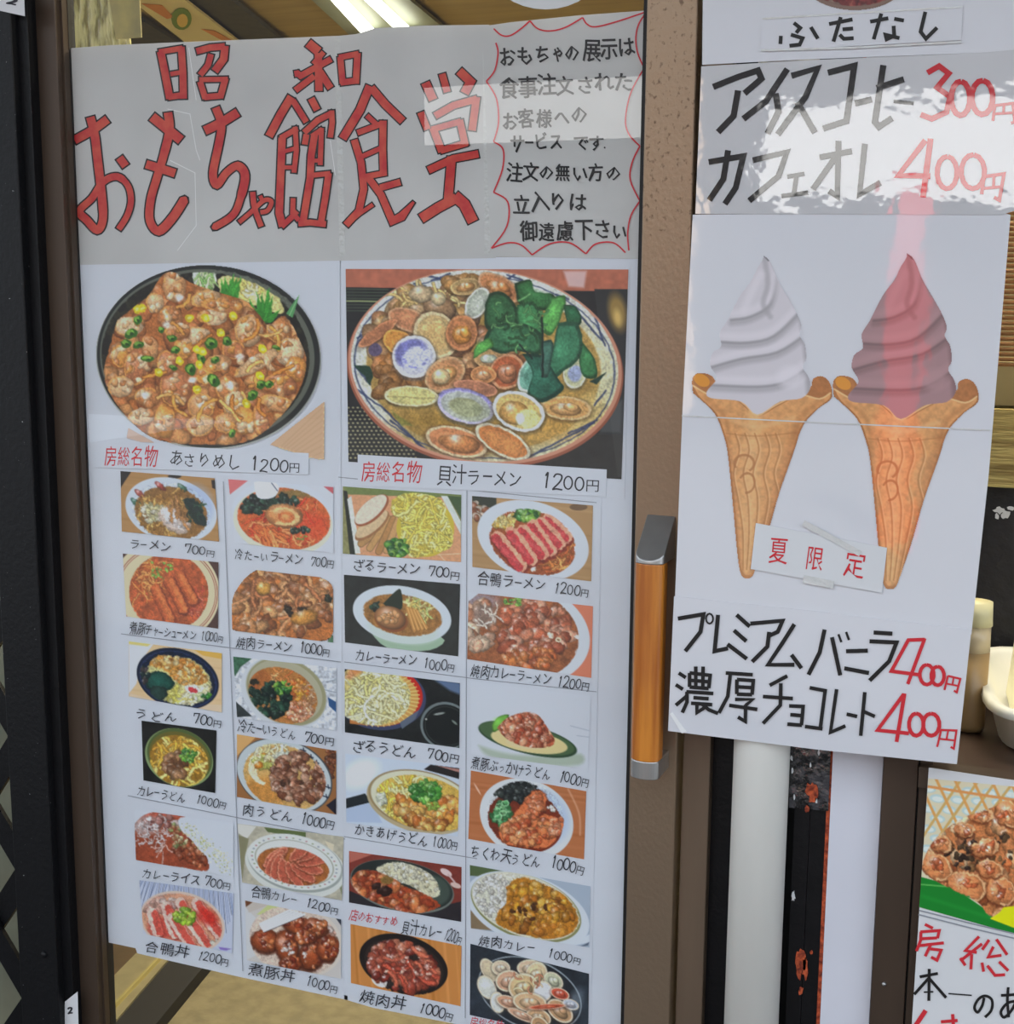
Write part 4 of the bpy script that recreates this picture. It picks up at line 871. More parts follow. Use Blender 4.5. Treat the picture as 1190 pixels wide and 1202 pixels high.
spikes([(760, 200), (800, 170), (822, 170), (850, 160), (856, 150), (872, 190), (905, 250)], (830, 305), (52, 128, 44)); p.clip()
p.poly([(935, 270), (1002, 170), (965, 290)], (84, 150, 90)); p.line([(950, 280), (1000, 175)], 3, (160, 200, 150))
TAN = [(222, 160, 104), (232, 184, 134), (206, 134, 78), (238, 200, 156), (230, 156, 76), (200, 126, 80)]
FP = [(150, 300), (240, 230), (300, 180), (360, 90), (420, 80), (480, 120), (600, 165), (760, 220), (850, 320), (930, 280), (1000, 400), (1030, 500), (990, 640), (880, 780), (740, 870), (560, 880), (340, 860), (200, 760), (90, 580), (120, 400)]
p.clip(poly=FP); p.fill((172, 104, 54)); p.blobs(170, (565, 500, 480, 390), (20, 46), [(176, 104, 58), (200, 126, 72), (216, 150, 90)], hl=.3)
BIG = [(415, 140, 55, 78), (325, 220, 42, 46), (395, 290, 58, 55), (200, 330, 70, 46), (160, 470, 40, 52), (240, 520, 62, 90), (300, 430, 40, 60), (165, 610, 62, 50), (290, 660, 62, 46), (260, 750, 66, 40), (370, 770, 50, 85), (420, 620, 76, 92), (540, 700, 66, 60), (535, 790, 66, 52), (660, 620, 56, 62), (690, 690, 50, 60), (740, 770, 60, 66), (820, 770, 34, 76), (650, 780, 50, 48), (760, 350, 66, 76), (900, 350, 60, 60), (950, 450, 70, 66), (980, 530, 50, 60), (910, 600, 80, 50), (900, 690, 90, 36), (560, 200, 70, 40), (640, 240, 100, 30), (520, 370, 60, 40), (460, 430, 44, 50), (690, 440, 56, 46), (620, 500, 60, 40), (800, 500, 120, 34), (430, 350, 60, 40), (590, 290, 70, 34), (560, 560, 44, 40), (380, 500, 44, 60)]
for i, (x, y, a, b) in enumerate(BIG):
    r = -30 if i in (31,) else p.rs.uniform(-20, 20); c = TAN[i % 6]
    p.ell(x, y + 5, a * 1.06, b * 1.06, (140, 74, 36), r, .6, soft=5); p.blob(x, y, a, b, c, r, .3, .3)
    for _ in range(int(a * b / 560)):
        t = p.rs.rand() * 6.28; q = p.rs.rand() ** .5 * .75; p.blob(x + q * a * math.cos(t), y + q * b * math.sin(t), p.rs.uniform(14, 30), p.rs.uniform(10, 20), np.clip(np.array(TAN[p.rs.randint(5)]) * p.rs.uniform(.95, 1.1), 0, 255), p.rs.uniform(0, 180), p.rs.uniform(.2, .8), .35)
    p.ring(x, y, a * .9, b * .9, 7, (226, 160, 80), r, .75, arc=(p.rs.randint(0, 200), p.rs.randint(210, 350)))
for x, y in [(436, 196), (500, 580), (672, 605), (545, 700), (380, 320), (720, 470), (280, 650), (960, 520)]: p.ell(x, y, 20, 15, (250, 240, 232), a=.85, soft=5)
p.noodles(18, (600, 500, 380, 300), (60, 150), 14, [(222, 150, 70), (206, 128, 54), (232, 170, 96)], .6)
for x, y, w_, h_ in [(245, 300, 22, 26), (215, 365, 34, 26), (190, 410, 26, 24), (248, 415, 30, 20), (290, 480, 34, 18), (405, 385, 26, 20), (420, 440, 22, 22), (585, 410, 34, 32), (660, 400, 24, 26), (490, 530, 24, 34), (598, 580, 26, 42), (540, 480, 20, 30), (410, 522, 24, 14), (780, 650, 32, 24), (820, 600, 26, 22), (855, 600, 22, 20), (685, 828, 18, 22), (355, 345, 16, 16), (606, 485, 24, 20), (890, 430, 22, 10)]:
    p.ell(x, y, w_ * .9, h_ * .85, (52, 100, 30), p.rs.uniform(-40, 40)); p.ell(x - 4, y - 5, w_ * .55, h_ * .5, (122, 170, 66)); p.ell(x + 3, y + 2, w_ * .3, h_ * .28, (40, 70, 26)); 
for x, y in [(265, 245), (485, 292), (560, 292), (632, 360), (690, 284), (825, 436), (340, 545), (520, 625), (440, 490), (545, 445), (812, 560), (752, 690), (530, 510), (240, 250), (520, 440)]:
    p.ell(x, y, 22, 17, (222, 198, 36), p.rs.uniform(0, 90)); p.ell(x + 2, y, 9, 7, (240, 226, 120))
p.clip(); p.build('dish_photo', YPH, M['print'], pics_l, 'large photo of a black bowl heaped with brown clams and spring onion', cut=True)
# --- large photograph: clam noodle soup
p = P_('G2', [(35, 52), (1132, 54), (1105, 868), (46, 800)], 12); p.wob = .32
p.fill((38, 38, 38)); p.poly([(0, 40), (1140, 40), (1140, 140), (0, 122)], (176, 104, 80)); p.tex(.12, 30)
p.poly([(880, 60), (970, 60), (960, 125), (900, 120)], (214, 190, 190), soft=6, a=.8); p.poly([(1000, 130), (1140, 130), (1140, 860), (1090, 860)], (50, 50, 50)); p.ell(1090, 220, 34, 70, (176, 140, 70), -10, .8, soft=12); p.ell(1090, 240, 14, 30, (232, 200, 120), -10, .7, soft=8)
for i in range(15):
    for j in range(14): p.ell(46 + i * 18 + (j % 2) * 9, 590 + j * 15, 5, 3.5, (150, 146, 110))
for i in range(8): p.line([(36, 130 + i * 12), (200, 132 + i * 12)], 3, (70, 86, 66))
p.line([(36, 176), (160, 178)], 5, (150, 160, 110))
p.poly([(1010, 600), (1110, 560), (1105, 690), (1020, 690)], (100, 104, 104), a=.6, soft=10)
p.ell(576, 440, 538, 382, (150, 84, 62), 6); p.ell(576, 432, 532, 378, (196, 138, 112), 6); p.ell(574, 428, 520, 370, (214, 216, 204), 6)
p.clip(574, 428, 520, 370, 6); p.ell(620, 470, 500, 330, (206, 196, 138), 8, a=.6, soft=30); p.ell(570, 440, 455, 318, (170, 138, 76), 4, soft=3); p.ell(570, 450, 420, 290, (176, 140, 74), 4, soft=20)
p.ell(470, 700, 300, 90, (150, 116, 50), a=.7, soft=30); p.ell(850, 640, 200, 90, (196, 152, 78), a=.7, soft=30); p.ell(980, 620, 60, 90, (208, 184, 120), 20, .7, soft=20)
B1 = (52, 62, 96)
p.ring(574, 432, 506, 352, 5, B1, 6, .8)
for a_, b_ in [((300, 110), (345, 118)), ((360, 80), (470, 100)), ((370, 95), (440, 70)), ((235, 130), (250, 170)), ((90, 330), (180, 280)), ((80, 320), (200, 240)), ((75, 350), (110, 300)), ((70, 425), (130, 500)), ((1000, 230), (1040, 350)), ((930, 215), (1030, 330)), ((860, 160), (890, 200)), ((850, 150), (900, 170)), ((660, 75), (720, 95)), ((655, 95), (700, 70)), ((1000, 580), (1045, 525)), ((900, 690), (1010, 640)), ((210, 640), (380, 780)), ((80, 520), (190, 600)), ((190, 600), (330, 745)), ((730, 790), (1000, 650))]:
    p.line([a_, b_], 8, B1, .85)
p.poly([(64, 424), (130, 430), (142, 470), (128, 505), (110, 470)], (34, 62, 46)); p.poly([(980, 490), (1050, 450), (1010, 500)], (34, 58, 50)); p.poly([(210, 600), (300, 660), (250, 660)], (120, 130, 60), a=.6)
CL = [(184, 140, 96), (206, 170, 124), (160, 112, 74), (196, 150, 90)]
p.blobs(60, (330, 260, 220, 130, -20), (18, 44), CL, hl=.4); p.blobs(50, (570, 400, 170, 110), (16, 38), [(180, 124, 84), (160, 104, 64), (200, 148, 100)], hl=.5)
p.blobs(30, (240, 480, 120, 70), (20, 40), [(196, 130, 66), (180, 120, 70), (160, 110, 60)], hl=.3)
p.noodles(30, (340, 160, 120, 40), (30, 70), 9, [(214, 190, 130), (200, 170, 110)], .8)
p.blobs(12, (490, 120, 60, 30), (20, 34), [(214, 166, 96), (190, 140, 80)])
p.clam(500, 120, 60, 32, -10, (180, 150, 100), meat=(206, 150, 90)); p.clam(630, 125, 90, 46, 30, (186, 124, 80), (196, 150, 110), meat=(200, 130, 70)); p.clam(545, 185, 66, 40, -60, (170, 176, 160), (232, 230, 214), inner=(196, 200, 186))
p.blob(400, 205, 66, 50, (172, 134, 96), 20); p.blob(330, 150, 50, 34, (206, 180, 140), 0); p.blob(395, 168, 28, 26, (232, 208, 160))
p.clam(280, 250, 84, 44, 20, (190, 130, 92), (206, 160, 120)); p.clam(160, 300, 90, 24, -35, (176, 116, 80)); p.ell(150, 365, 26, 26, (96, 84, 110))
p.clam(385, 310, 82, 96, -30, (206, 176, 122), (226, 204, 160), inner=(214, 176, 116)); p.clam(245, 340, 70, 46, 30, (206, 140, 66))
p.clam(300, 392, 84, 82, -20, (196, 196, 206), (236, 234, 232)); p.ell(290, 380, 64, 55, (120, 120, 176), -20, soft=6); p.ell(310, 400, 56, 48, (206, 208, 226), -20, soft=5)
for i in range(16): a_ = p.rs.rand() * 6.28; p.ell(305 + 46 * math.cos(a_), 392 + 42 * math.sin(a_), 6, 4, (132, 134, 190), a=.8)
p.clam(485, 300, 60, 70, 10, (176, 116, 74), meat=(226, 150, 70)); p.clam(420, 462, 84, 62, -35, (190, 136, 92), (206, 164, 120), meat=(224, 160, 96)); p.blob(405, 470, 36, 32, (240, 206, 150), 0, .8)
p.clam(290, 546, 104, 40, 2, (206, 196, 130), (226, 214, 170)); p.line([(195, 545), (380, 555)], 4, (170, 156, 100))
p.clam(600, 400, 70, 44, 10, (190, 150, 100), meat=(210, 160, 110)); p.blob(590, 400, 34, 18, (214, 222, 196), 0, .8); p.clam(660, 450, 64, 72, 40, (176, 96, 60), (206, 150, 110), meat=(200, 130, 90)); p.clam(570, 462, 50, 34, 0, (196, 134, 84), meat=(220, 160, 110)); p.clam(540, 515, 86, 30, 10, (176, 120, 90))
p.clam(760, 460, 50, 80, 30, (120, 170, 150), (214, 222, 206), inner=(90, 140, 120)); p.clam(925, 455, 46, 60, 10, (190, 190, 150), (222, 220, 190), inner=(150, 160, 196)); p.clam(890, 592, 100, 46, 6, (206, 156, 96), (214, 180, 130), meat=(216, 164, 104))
GL_ = (60, 108, 60); 
for pts, c in [([(590, 150), (640, 140), (700, 200), (700, 290), (640, 310), (580, 280), (575, 200)], (44, 82, 50)), ([(690, 110), (750, 92), (770, 140), (840, 150), (860, 210), (780, 210), (710, 190)], (44, 88, 48)), ([(700, 190), (760, 180), (800, 250), (790, 350), (720, 320), (700, 260)], (60, 116, 70)), ([(600, 270), (700, 260), (790, 300), (800, 380), (700, 370), (640, 380), (570, 340)], (50, 94, 62)), ([(540, 350), (590, 320), (610, 350), (560, 380), (530, 400)], (84, 150, 70)), ([(840, 160), (890, 160), (870, 240), (830, 310), (790, 270)], (80, 140, 70)), ([(880, 190), (930, 200), (950, 260), (900, 280)], (36, 80, 52)), ([(950, 330), (1000, 400), (1010, 470), (960, 470), (940, 400)], (50, 100, 60)), ([(860, 260), (930, 260), (955, 330), (940, 400), (880, 450), (820, 490), (830, 400), (845, 330)], (54, 106, 76)), ([(720, 380), (800, 390), (860, 480), (880, 520), (800, 570), (740, 540), (760, 460)], (40, 84, 66)), ([(800, 330), (840, 340), (820, 470), (790, 440)], (56, 90, 76))]:
    p.leaf(pts, c)
p.noodles(40, (700, 260, 110, 100), (20, 50), 6, [(40, 76, 44), (76, 130, 76), (96, 150, 90)], .9)
p.line([(798, 240), (800, 470)], 7, (24, 36, 32)); p.line([(710, 345), (760, 400)], 7, (30, 44, 40))
p.clam(500, 585, 112, 64, 14, (180, 184, 176), (196, 190, 226), inner=(150, 150, 110)); p.ell(520, 605, 80, 36, (160, 166, 130), 14, .6, soft=10); p.ring(500, 582, 108, 60, 9, (136, 130, 190), 14, .8, arc=(190, 330))
p.clam(706, 604, 104, 74, 22, (206, 176, 110), (228, 232, 234), inner=(226, 190, 120)); p.blob(690, 610, 60, 46, (226, 172, 96), 10, .7); p.ell(740, 632, 46, 36, (226, 222, 150), soft=5); p.ell(712, 632, 16, 22, (250, 250, 230), soft=3)
p.clam(465, 722, 122, 56, 14, (200, 130, 84), (214, 190, 150), meat=(222, 150, 88)); p.clam(645, 722, 118, 52, 28, (200, 124, 66), (222, 214, 186)); p.ell(650, 728, 84, 30, (206, 136, 76), 28, soft=5)
p.blob(480, 730, 76, 36, (216, 140, 80), 10, .7); p.tex(.10, 7); p.clip()
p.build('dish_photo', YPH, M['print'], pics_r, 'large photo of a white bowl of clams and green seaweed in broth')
# --- small photographs
def done(p, par, label, cut=False): p.build('dish_photo', YPH, M['print'], par, label, cut=cut)
p = P_('C1', [(50, 13), (537, 50), (560, 378), (57, 325)], 21); wood(p, (170, 128, 78)); p.poly([(40, 0), (110, 10), (70, 70), (45, 110)], (30, 26, 26)); p.ell(330, 40, 34, 12, (40, 34, 30)); p.poly([(520, 60), (545, 60), (548, 110), (525, 100)], (40, 34, 34))
p.ell(312, 215, 240, 165, (196, 204, 216), 14); p.ell(420, 200, 110, 120, (150, 170, 206), 14, .5, soft=14); p.ell(312, 232, 190, 138, (136, 96, 48), 14)
for x, y, c in [(130, 175, (60, 110, 90)), (370, 100, (70, 110, 90)), (255, 90, (170, 70, 60)), (150, 130, (170, 80, 70))]: p.blob(x, y, 34, 14, c, 40); 
p.clip(312, 232, 190, 138, 14).noodles(70, (280, 230, 160, 110), (40, 110), 7, [(176, 128, 62), (206, 160, 84), (150, 104, 44), (226, 190, 110)], .9); p.blobs(40, (210, 230, 60, 45), (8, 14), [(206, 200, 160), (190, 180, 130), (222, 214, 190)])
p.ell(330, 268, 92, 56, (168, 146, 130), 35); p.ell(325, 262, 84, 48, (206, 190, 180), 35, soft=6); p.ell(300, 235, 40, 24, (234, 226, 222), 35, soft=5); p.blobs(10, (330, 280, 50, 30, 30), (6, 12), [(226, 214, 210)]); p.noodles(12, (340, 180, 50, 50), (60, 110), 10, [(150, 104, 54), (170, 120, 70)], .2, (50, 90))
p.clip(312, 225, 205, 150, 14); p.poly([(370, 160), (410, 150), (450, 175), (480, 230), (495, 290), (440, 285), (400, 220)], (26, 44, 42), sm=True); p.noodles(20, (435, 220, 45, 60), (20, 40), 5, DK, 1); p.clip(); done(p, pics_l, 'photo of noodle soup with pale sliced meat and black seaweed')
p = P_('C1', [(608, 55), (1150, 95), (1152, 437), (640, 385)], 22); p.fill(WH); p.poly([(600, 50), (710, 62), (615, 135)], (206, 110, 110)); p.poly([(1100, 92), (1160, 96), (1155, 135)], (190, 90, 96))
p.ell(885, 250, 262, 190, (198, 204, 214), 8); p.ell(890, 275, 258, 175, (206, 206, 186), 8); p.ell(895, 260, 242, 160, (196, 96, 50), 8)
p.clip(895, 260, 242, 160, 8).noodles(90, (890, 290, 220, 120), (40, 110), 8, [(222, 84, 42), (236, 120, 70), (200, 60, 34), (240, 150, 90)], .8); p.ell(1040, 300, 90, 70, (220, 60, 34), a=.5, soft=20); p.ell(960, 130, 120, 22, (120, 110, 60), a=.8, soft=6)
p.blobs(60, (830, 170, 140, 36), (9, 18), DK, hl=.4); p.blobs(20, (740, 200, 50, 30), (9, 18), DK, hl=.3); p.blob(895, 245, 100, 62, (226, 150, 90), 8, .2); p.ring(895, 248, 70, 40, 14, (240, 190, 130), 8, .9, arc=(200, 120)); p.ring(905, 252, 34, 20, 10, (210, 110, 60), 8, .9); p.blobs(16, (980, 320, 60, 14), (6, 12), DK); p.noodles(14, (790, 330, 60, 40), (80, 140), 12, [(226, 110, 54), (236, 140, 80)], .2, (30, 80)); onions(p, 10, (985, 360, 30, 14)); p.clip()
p.poly([(740, 70), (830, 62), (870, 100), (840, 150), (760, 150)], (214, 218, 230), sm=True); p.line([(832, 75), (862, 115)], 5, (90, 96, 104)); done(p, pics_l, 'photo of bright red noodle soup with a pale fish cake')
p = P_('C1', [(62, 440), (557, 485), (555, 828), (80, 765)], 23); p.fill((70, 44, 40)); p.ell(280, 640, 285, 265, (206, 196, 160), 10); p.ring(290, 640, 262, 240, 4, (150, 70, 60), 10); p.ring(290, 640, 252, 230, 3, (150, 70, 60), 10); p.ell(300, 640, 205, 200, (176, 84, 44), 10)
p.clip(300, 640, 205, 200, 10).tex(.25, 22); p.noodles(60, (190, 560, 80, 110), (40, 90), 6, [(214, 130, 60), (226, 150, 80), (196, 100, 46)], .8); p.noodles(50, (430, 700, 60, 80), (20, 50), 5, [(206, 96, 66), (180, 70, 50), (220, 120, 90)], .9); onions(p, 26, (265, 530, 55, 46), 7)
for x0, y0, x1, y1 in [(230, 620, 305, 780), (300, 580, 375, 725), (355, 555, 425, 680)]:
    p.line([(x0 + 5, y0 + 8), (x1 + 5, y1 + 8)], 62, (100, 40, 22), .8, soft=3); p.line([(x0, y0), (x1, y1)], 50, (196, 98, 50)); p.line([(x0 + 10, y0), (x1 + 10, y1)], 18, (222, 128, 70), .7, soft=4); p.line([(x0 - 22, y0), (x1 - 22, y1)], 6, (150, 64, 34), .8)
p.tex(.15, 6); p.clip(); done(p, pics_l, 'photo of orange soup with three thick slices of stewed pork')
p = P_('C1', [(622, 510), (1150, 570), (1150, 900), (628, 838)], 24); FPp = [(640, 640), (700, 560), (790, 512), (960, 516), (1080, 560), (1150, 620), (1155, 830), (1090, 895), (900, 870), (630, 835), (625, 700)]
p.clip(poly=FPp); p.fill((176, 104, 48)); p.blobs(120, (880, 700, 280, 190), (18, 34), [(170, 106, 60), (190, 128, 76), (146, 84, 44), (206, 150, 96), (196, 120, 60)], (1, 2.2), .6); p.noodles(14, (880, 700, 220, 130), (70, 160), 16, [(176, 110, 66), (200, 140, 90)], .7); p.blobs(14, (960, 740, 70, 24), (8, 16), [(40, 28, 16)], hl=.3); p.blob(1000, 770, 74, 40, (206, 140, 60), -10); p.blob(790, 620, 40, 34, (222, 160, 70), 0); p.blobs(5, (1130, 670, 20, 16), (8, 14), [(30, 36, 20)]); p.tex(.2, 8); p.clip(); p.poly([(1150, 860), (1150, 905), (1118, 895)], (70, 110, 80)); done(p, pics_l, 'photo of a heap of fried brown meat over noodles', True)
# C2
p = P_('C2', [(28, 42), (562, 80), (560, 383), (28, 345)], 31); p.fill((132, 130, 84)); p.tex(.15, 14); p.poly([(20, 30), (560, 60), (562, 100), (50, 80)], (110, 124, 70)); p.poly([(45, 78), (480, 92), (560, 250), (565, 400), (90, 350)], (206, 150, 110)); p.poly([(30, 60), (48, 64), (84, 350), (60, 350)], (30, 36, 30)); p.poly([(48, 100), (66, 84), (108, 345), (84, 345)], (210, 214, 206)); p.poly([(470, 84), (500, 86), (560, 200), (560, 260)], (206, 214, 206)); p.poly([(500, 84), (562, 90), (562, 190)], (60, 84, 50)); p.line([(455, 350), (560, 345)], 4, (226, 190, 150)); p.line([(420, 300), (490, 380)], 4, (226, 190, 150))
for x0, y0, x1, y1, c in [(110, 300, 190, 240, (176, 134, 84)), (150, 320, 235, 190, (190, 146, 92)), (190, 335, 255, 190, (176, 128, 76)), (225, 330, 280, 190, (196, 150, 98))]: p.line([(x0, y0), (x1, y1)], 34, np.array(c) * .7, .8); p.line([(x0, y0), (x1, y1)], 26, c)
p.ell(160, 220, 96, 36, (150, 104, 66), -40); p.ell(158, 212, 90, 32, (206, 180, 140), -40); p.ell(158, 150, 96, 44, (150, 84, 54), -42); p.ell(154, 146, 90, 38, (214, 204, 184), -42); p.tex(.08, 8)
p.ell(400, 230, 130, 130, (196, 176, 60)); p.clip(poly=[(250, 100), (330, 70), (470, 100), (500, 180), (525, 260), (510, 320), (430, 345), (340, 362), (290, 300), (290, 200), (245, 160)]).fill((190, 170, 70)).noodles(120, (390, 220, 140, 150), (70, 160), 9, [(226, 214, 110), (236, 226, 140), (210, 190, 84), (222, 206, 96)], 1.1); p.clip(); p.blobs(34, (275, 320, 44, 40), (8, 16), GRN, hl=.5); done(p, pics_r, 'photo of cold yellow noodles with sliced pork on a tray')
p = P_('C2', [(610, 85), (1155, 128), (1147, 470), (612, 405)], 32); wood(p, (168, 132, 88)); p.poly([(610, 80), (720, 90), (720, 145), (612, 120)], (50, 56, 46)); p.blobs(20, (640, 150, 40, 40), (8, 18), [(150, 90, 60), (196, 180, 160)]); p.ell(1090, 135, 40, 16, (110, 84, 60))
p.ell(885, 285, 258, 172, (200, 206, 216), 18); p.ell(882, 295, 196, 142, (150, 76, 40), 18); p.clip(882, 295, 200, 146, 18); p.noodles(40, (980, 380, 100, 50), (60, 120), 10, [(200, 120, 56), (170, 84, 40), (214, 146, 80)], .6, (-40, 20)); p.blobs(50, (755, 200, 60, 34), (7, 14), [(226, 196, 110), (214, 170, 70), (236, 214, 140)]); p.blobs(30, (860, 170, 50, 28), (8, 16), GRN, hl=.6)
for x0, y0, x1, y1 in [(955, 190, 1035, 270), (920, 205, 1005, 300), (885, 220, 965, 330), (840, 240, 930, 345), (790, 250, 880, 370), (725, 270, 830, 400)]:
    p.line([(x0, y0 + 10), (x1, y1 + 10)], 64, (110, 30, 26), .8, soft=3); p.line([(x0, y0), (x1, y1)], 56, (226, 160, 130)); p.line([(x0 - 9, y0 + 6), (x1 - 9, y1 + 6)], 38, (190, 60, 64)); p.line([(x0 - 12, y0 + 20), (x1 - 12, y1 - 10)], 14, (214, 96, 96), .6, soft=4)
p.tex(.12, 6); p.ell(885, 415, 14, 12, (230, 226, 214)); p.clip(); done(p, pics_r, 'photo of soup noodles fanned with pink duck slices in a white bowl')
p = P_('C2', [(33, 440), (557, 482), (548, 808), (38, 745)], 33); p.fill((26, 32, 32)); p.tex(.3, 40); p.poly([(140, 680), (470, 720), (420, 780), (230, 770)], (150, 176, 150), sm=True); p.ell(295, 620, 224, 128, (198, 206, 212), 10); p.ell(300, 690, 160, 62, (190, 202, 196), 8, .8, soft=6); p.ell(297, 622, 180, 92, (150, 104, 52), 10)
p.clip(297, 622, 180, 92, 10).tex(.2, 10); p.noodles(40, (380, 590, 60, 50), (30, 70), 6, [(222, 206, 140), (200, 176, 96), (180, 196, 120)], .8); p.blobs(10, (180, 590, 30, 20), (8, 14), DK); p.clip(); p.poly([(210, 570), (265, 515), (290, 510), (295, 590), (250, 600)], (24, 40, 28), sm=True); p.ell(245, 640, 78, 56, (130, 74, 38), 20); p.blob(242, 634, 72, 50, (190, 128, 78), 20, .5); p.blobs(12, (240, 630, 50, 34), (8, 14), [(206, 150, 96)])
for i in range(4): p.line([(318 + i * 14, 590 + i * 4), (350 + i * 18, 690 - i * 4)], 14, (190, 134, 70)); p.line([(320 + i * 14, 590 + i * 4), (350 + i * 18, 685)], 4, (222, 176, 104))
done(p, pics_r, 'photo of curry noodle soup in a white bowl on black')
p = P_('C2', [(595, 520), (1155, 582), (1147, 905), (588, 820)], 34); p.fill((206, 120, 90)); p.ell(800, 700, 345, 240, (200, 206, 214), 12); p.ell(790, 700, 305, 215, (146, 84, 48), 12); p.clip(790, 700, 305, 215, 12).tex(.15, 24); p.ell(650, 560, 80, 40, (150, 160, 190), a=.6, soft=16)
p.blobs(26, (650, 660, 70, 110), (14, 34), [(206, 160, 130), (176, 116, 84), (222, 190, 160)], (1, 1.8)); p.ell(665, 625, 50, 50, (130, 110, 100), a=.8, soft=6); p.blobs(90, (890, 690, 160, 130), (14, 30), [(190, 100, 66), (206, 130, 96), (166, 80, 50), (222, 160, 130)], (1, 2), .7); p.blobs(40, (880, 820, 120, 40), (10, 22), [(190, 96, 46), (206, 120, 60)]); onions(p, 18, (790, 562, 40, 16), 8); p.ell(965, 712, 15, 13, (230, 214, 190)); p.ell(1000, 732, 15, 13, (226, 210, 180)); p.ell(1000, 732, 6, 5, (120, 80, 50)); p.ell(1085, 718, 14, 10, (236, 230, 214)); p.noodles(8, (680, 640, 40, 40), (50, 90), 6, [(222, 206, 190)], .6); p.tex(.15, 7); p.clip(); p.poly([(570, 500), (640, 525), (595, 560)], WH); done(p, pics_r, 'photo of red brown curry noodles topped with fried meat')
# C3
p = P_('C3', [(50, 35), (540, 98), (540, 410), (50, 325)], 41); wood(p, (214, 184, 140), 10); p.poly([(50, 30), (180, 50), (120, 130), (90, 260), (50, 310)], (206, 208, 212)); p.poly([(45, 28), (170, 46), (150, 62), (50, 50)], (214, 200, 120)); p.poly([(380, 70), (545, 95), (545, 130), (440, 110)], (226, 170, 80)); p.poly([(60, 310), (240, 360), (540, 370), (540, 420), (50, 330)], (226, 190, 160))
p.ell(308, 232, 222, 156, (18, 28, 50), 18); p.ring(310, 235, 206, 142, 5, (40, 60, 110), 18, .7); p.ell(312, 242, 180, 125, (196, 190, 130), 18); p.clip(312, 242, 180, 125, 18); p.noodles(40, (400, 320, 90, 50), (50, 100), 12, UD, .9); p.noodles(16, (290, 335, 50, 30), (40, 80), 9, [(200, 190, 90), (220, 206, 120)], .6); p.clip(308, 232, 205, 144, 18)
p.poly([(155, 165), (190, 115), (280, 110), (380, 140), (440, 190), (470, 235), (440, 260), (340, 265), (280, 230), (250, 190)], (214, 150, 66), sm=True); p.clip(poly=[(155, 165), (190, 115), (280, 110), (380, 140), (440, 190), (470, 235), (440, 260), (340, 265), (280, 230), (250, 190)]).blobs(110, (320, 190, 160, 70, 20), (6, 13), [(222, 160, 76), (236, 190, 110), (200, 130, 56), (230, 206, 150)]); p.clip(308, 232, 205, 144, 18)
p.leaf([(130, 230), (180, 195), (240, 200), (290, 250), (270, 290), (200, 300), (150, 280)], (24, 66, 56)); p.leaf([(170, 270), (240, 280), (250, 330), (190, 350), (160, 320)], (30, 50, 44)); p.blobs(12, (130, 210, 22, 40), (8, 14), [(70, 60, 60), (30, 50, 50)]); p.line([(120, 270), (175, 340)], 10, (130, 160, 160), .8); p.ell(385, 290, 40, 24, (226, 222, 214), 20); p.ell(385, 292, 24, 12, (190, 60, 66), 20); p.blobs(6, (420, 330, 30, 20), (10, 16), [(226, 226, 220), (200, 206, 150)]); p.blobs(10, (460, 325, 22, 18), (6, 12), GRN); p.clip(); done(p, pics_l, 'photo of thick noodles with fried batter flakes in a dark blue bowl')
p = P_('C3', [(600, 115), (1143, 175), (1143, 505), (620, 435)], 42); p.fill(WH); p.poly([(600, 112), (700, 125), (640, 170), (610, 220), (600, 190)], (60, 100, 74)); p.tex(.3, 14); p.poly([(612, 350), (700, 430), (620, 435)], (50, 56, 56)); p.poly([(1100, 330), (1143, 355), (1143, 410), (1105, 375)], (44, 80, 124)); p.line([(1090, 250), (1140, 238)], 4, (120, 130, 140)); p.line([(1080, 290), (1143, 305)], 4, (130, 140, 150))
p.ell(865, 310, 236, 178, (196, 200, 204), 28); p.ell(880, 300, 222, 168, (150, 146, 112), 28, soft=3); p.ell(876, 296, 205, 150, (170, 166, 140), 28); p.ell(862, 320, 190, 140, (176, 116, 60), 25); p.clip(862, 320, 190, 140, 25); p.noodles(60, (860, 320, 170, 130), (30, 70), 7, [(206, 130, 70), (190, 104, 54), (226, 170, 110)], .8); p.ell(740, 230, 60, 46, (160, 90, 46), a=.7, soft=8); p.ell(712, 250, 26, 16, (40, 40, 30)); p.blobs(70, (955, 400, 70, 60), (8, 15), [(206, 120, 80), (222, 150, 110), (236, 176, 130)], hl=.8); p.blobs(60, (940, 290, 60, 50), (6, 12), [(236, 150, 60), (240, 176, 60), (214, 110, 50)]); p.blobs(90, (790, 340, 110, 90, 20), (9, 20), DK, hl=.35); p.blobs(40, (860, 280, 50, 34), (6, 12), GRN); p.noodles(30, (1000, 340, 40, 80), (20, 50), 5, [(206, 180, 150), (170, 120, 80)], .8); p.clip(); done(p, pics_l, 'photo of cold noodles with seaweed and pink shrimp in a deep cream bowl')
p = P_('C3', [(117, 453), (512, 505), (505, 835), (127, 768)], 43); p.fill((22, 22, 20)); p.tex(.3, 30); p.ell(315, 648, 186, 148, (130, 150, 100), 25); p.ell(318, 642, 178, 140, (80, 96, 50), 25); p.ell(318, 646, 168, 128, (104, 96, 40), 25); p.clip(315, 665, 160, 130, 25); p.fill((150, 110, 36)); p.noodles(70, (310, 660, 150, 120), (80, 170), 13, [(222, 186, 84), (206, 160, 60), (236, 206, 120), (190, 140, 50)], .9); p.blobs(40, (300, 690, 60, 60), (12, 24), [(150, 104, 66), (176, 130, 90), (120, 76, 46)]); p.blobs(34, (362, 640, 36, 36), (6, 13), GRN); p.clip(); done(p, pics_l, 'photo of curry thick noodles in a green bowl on black')
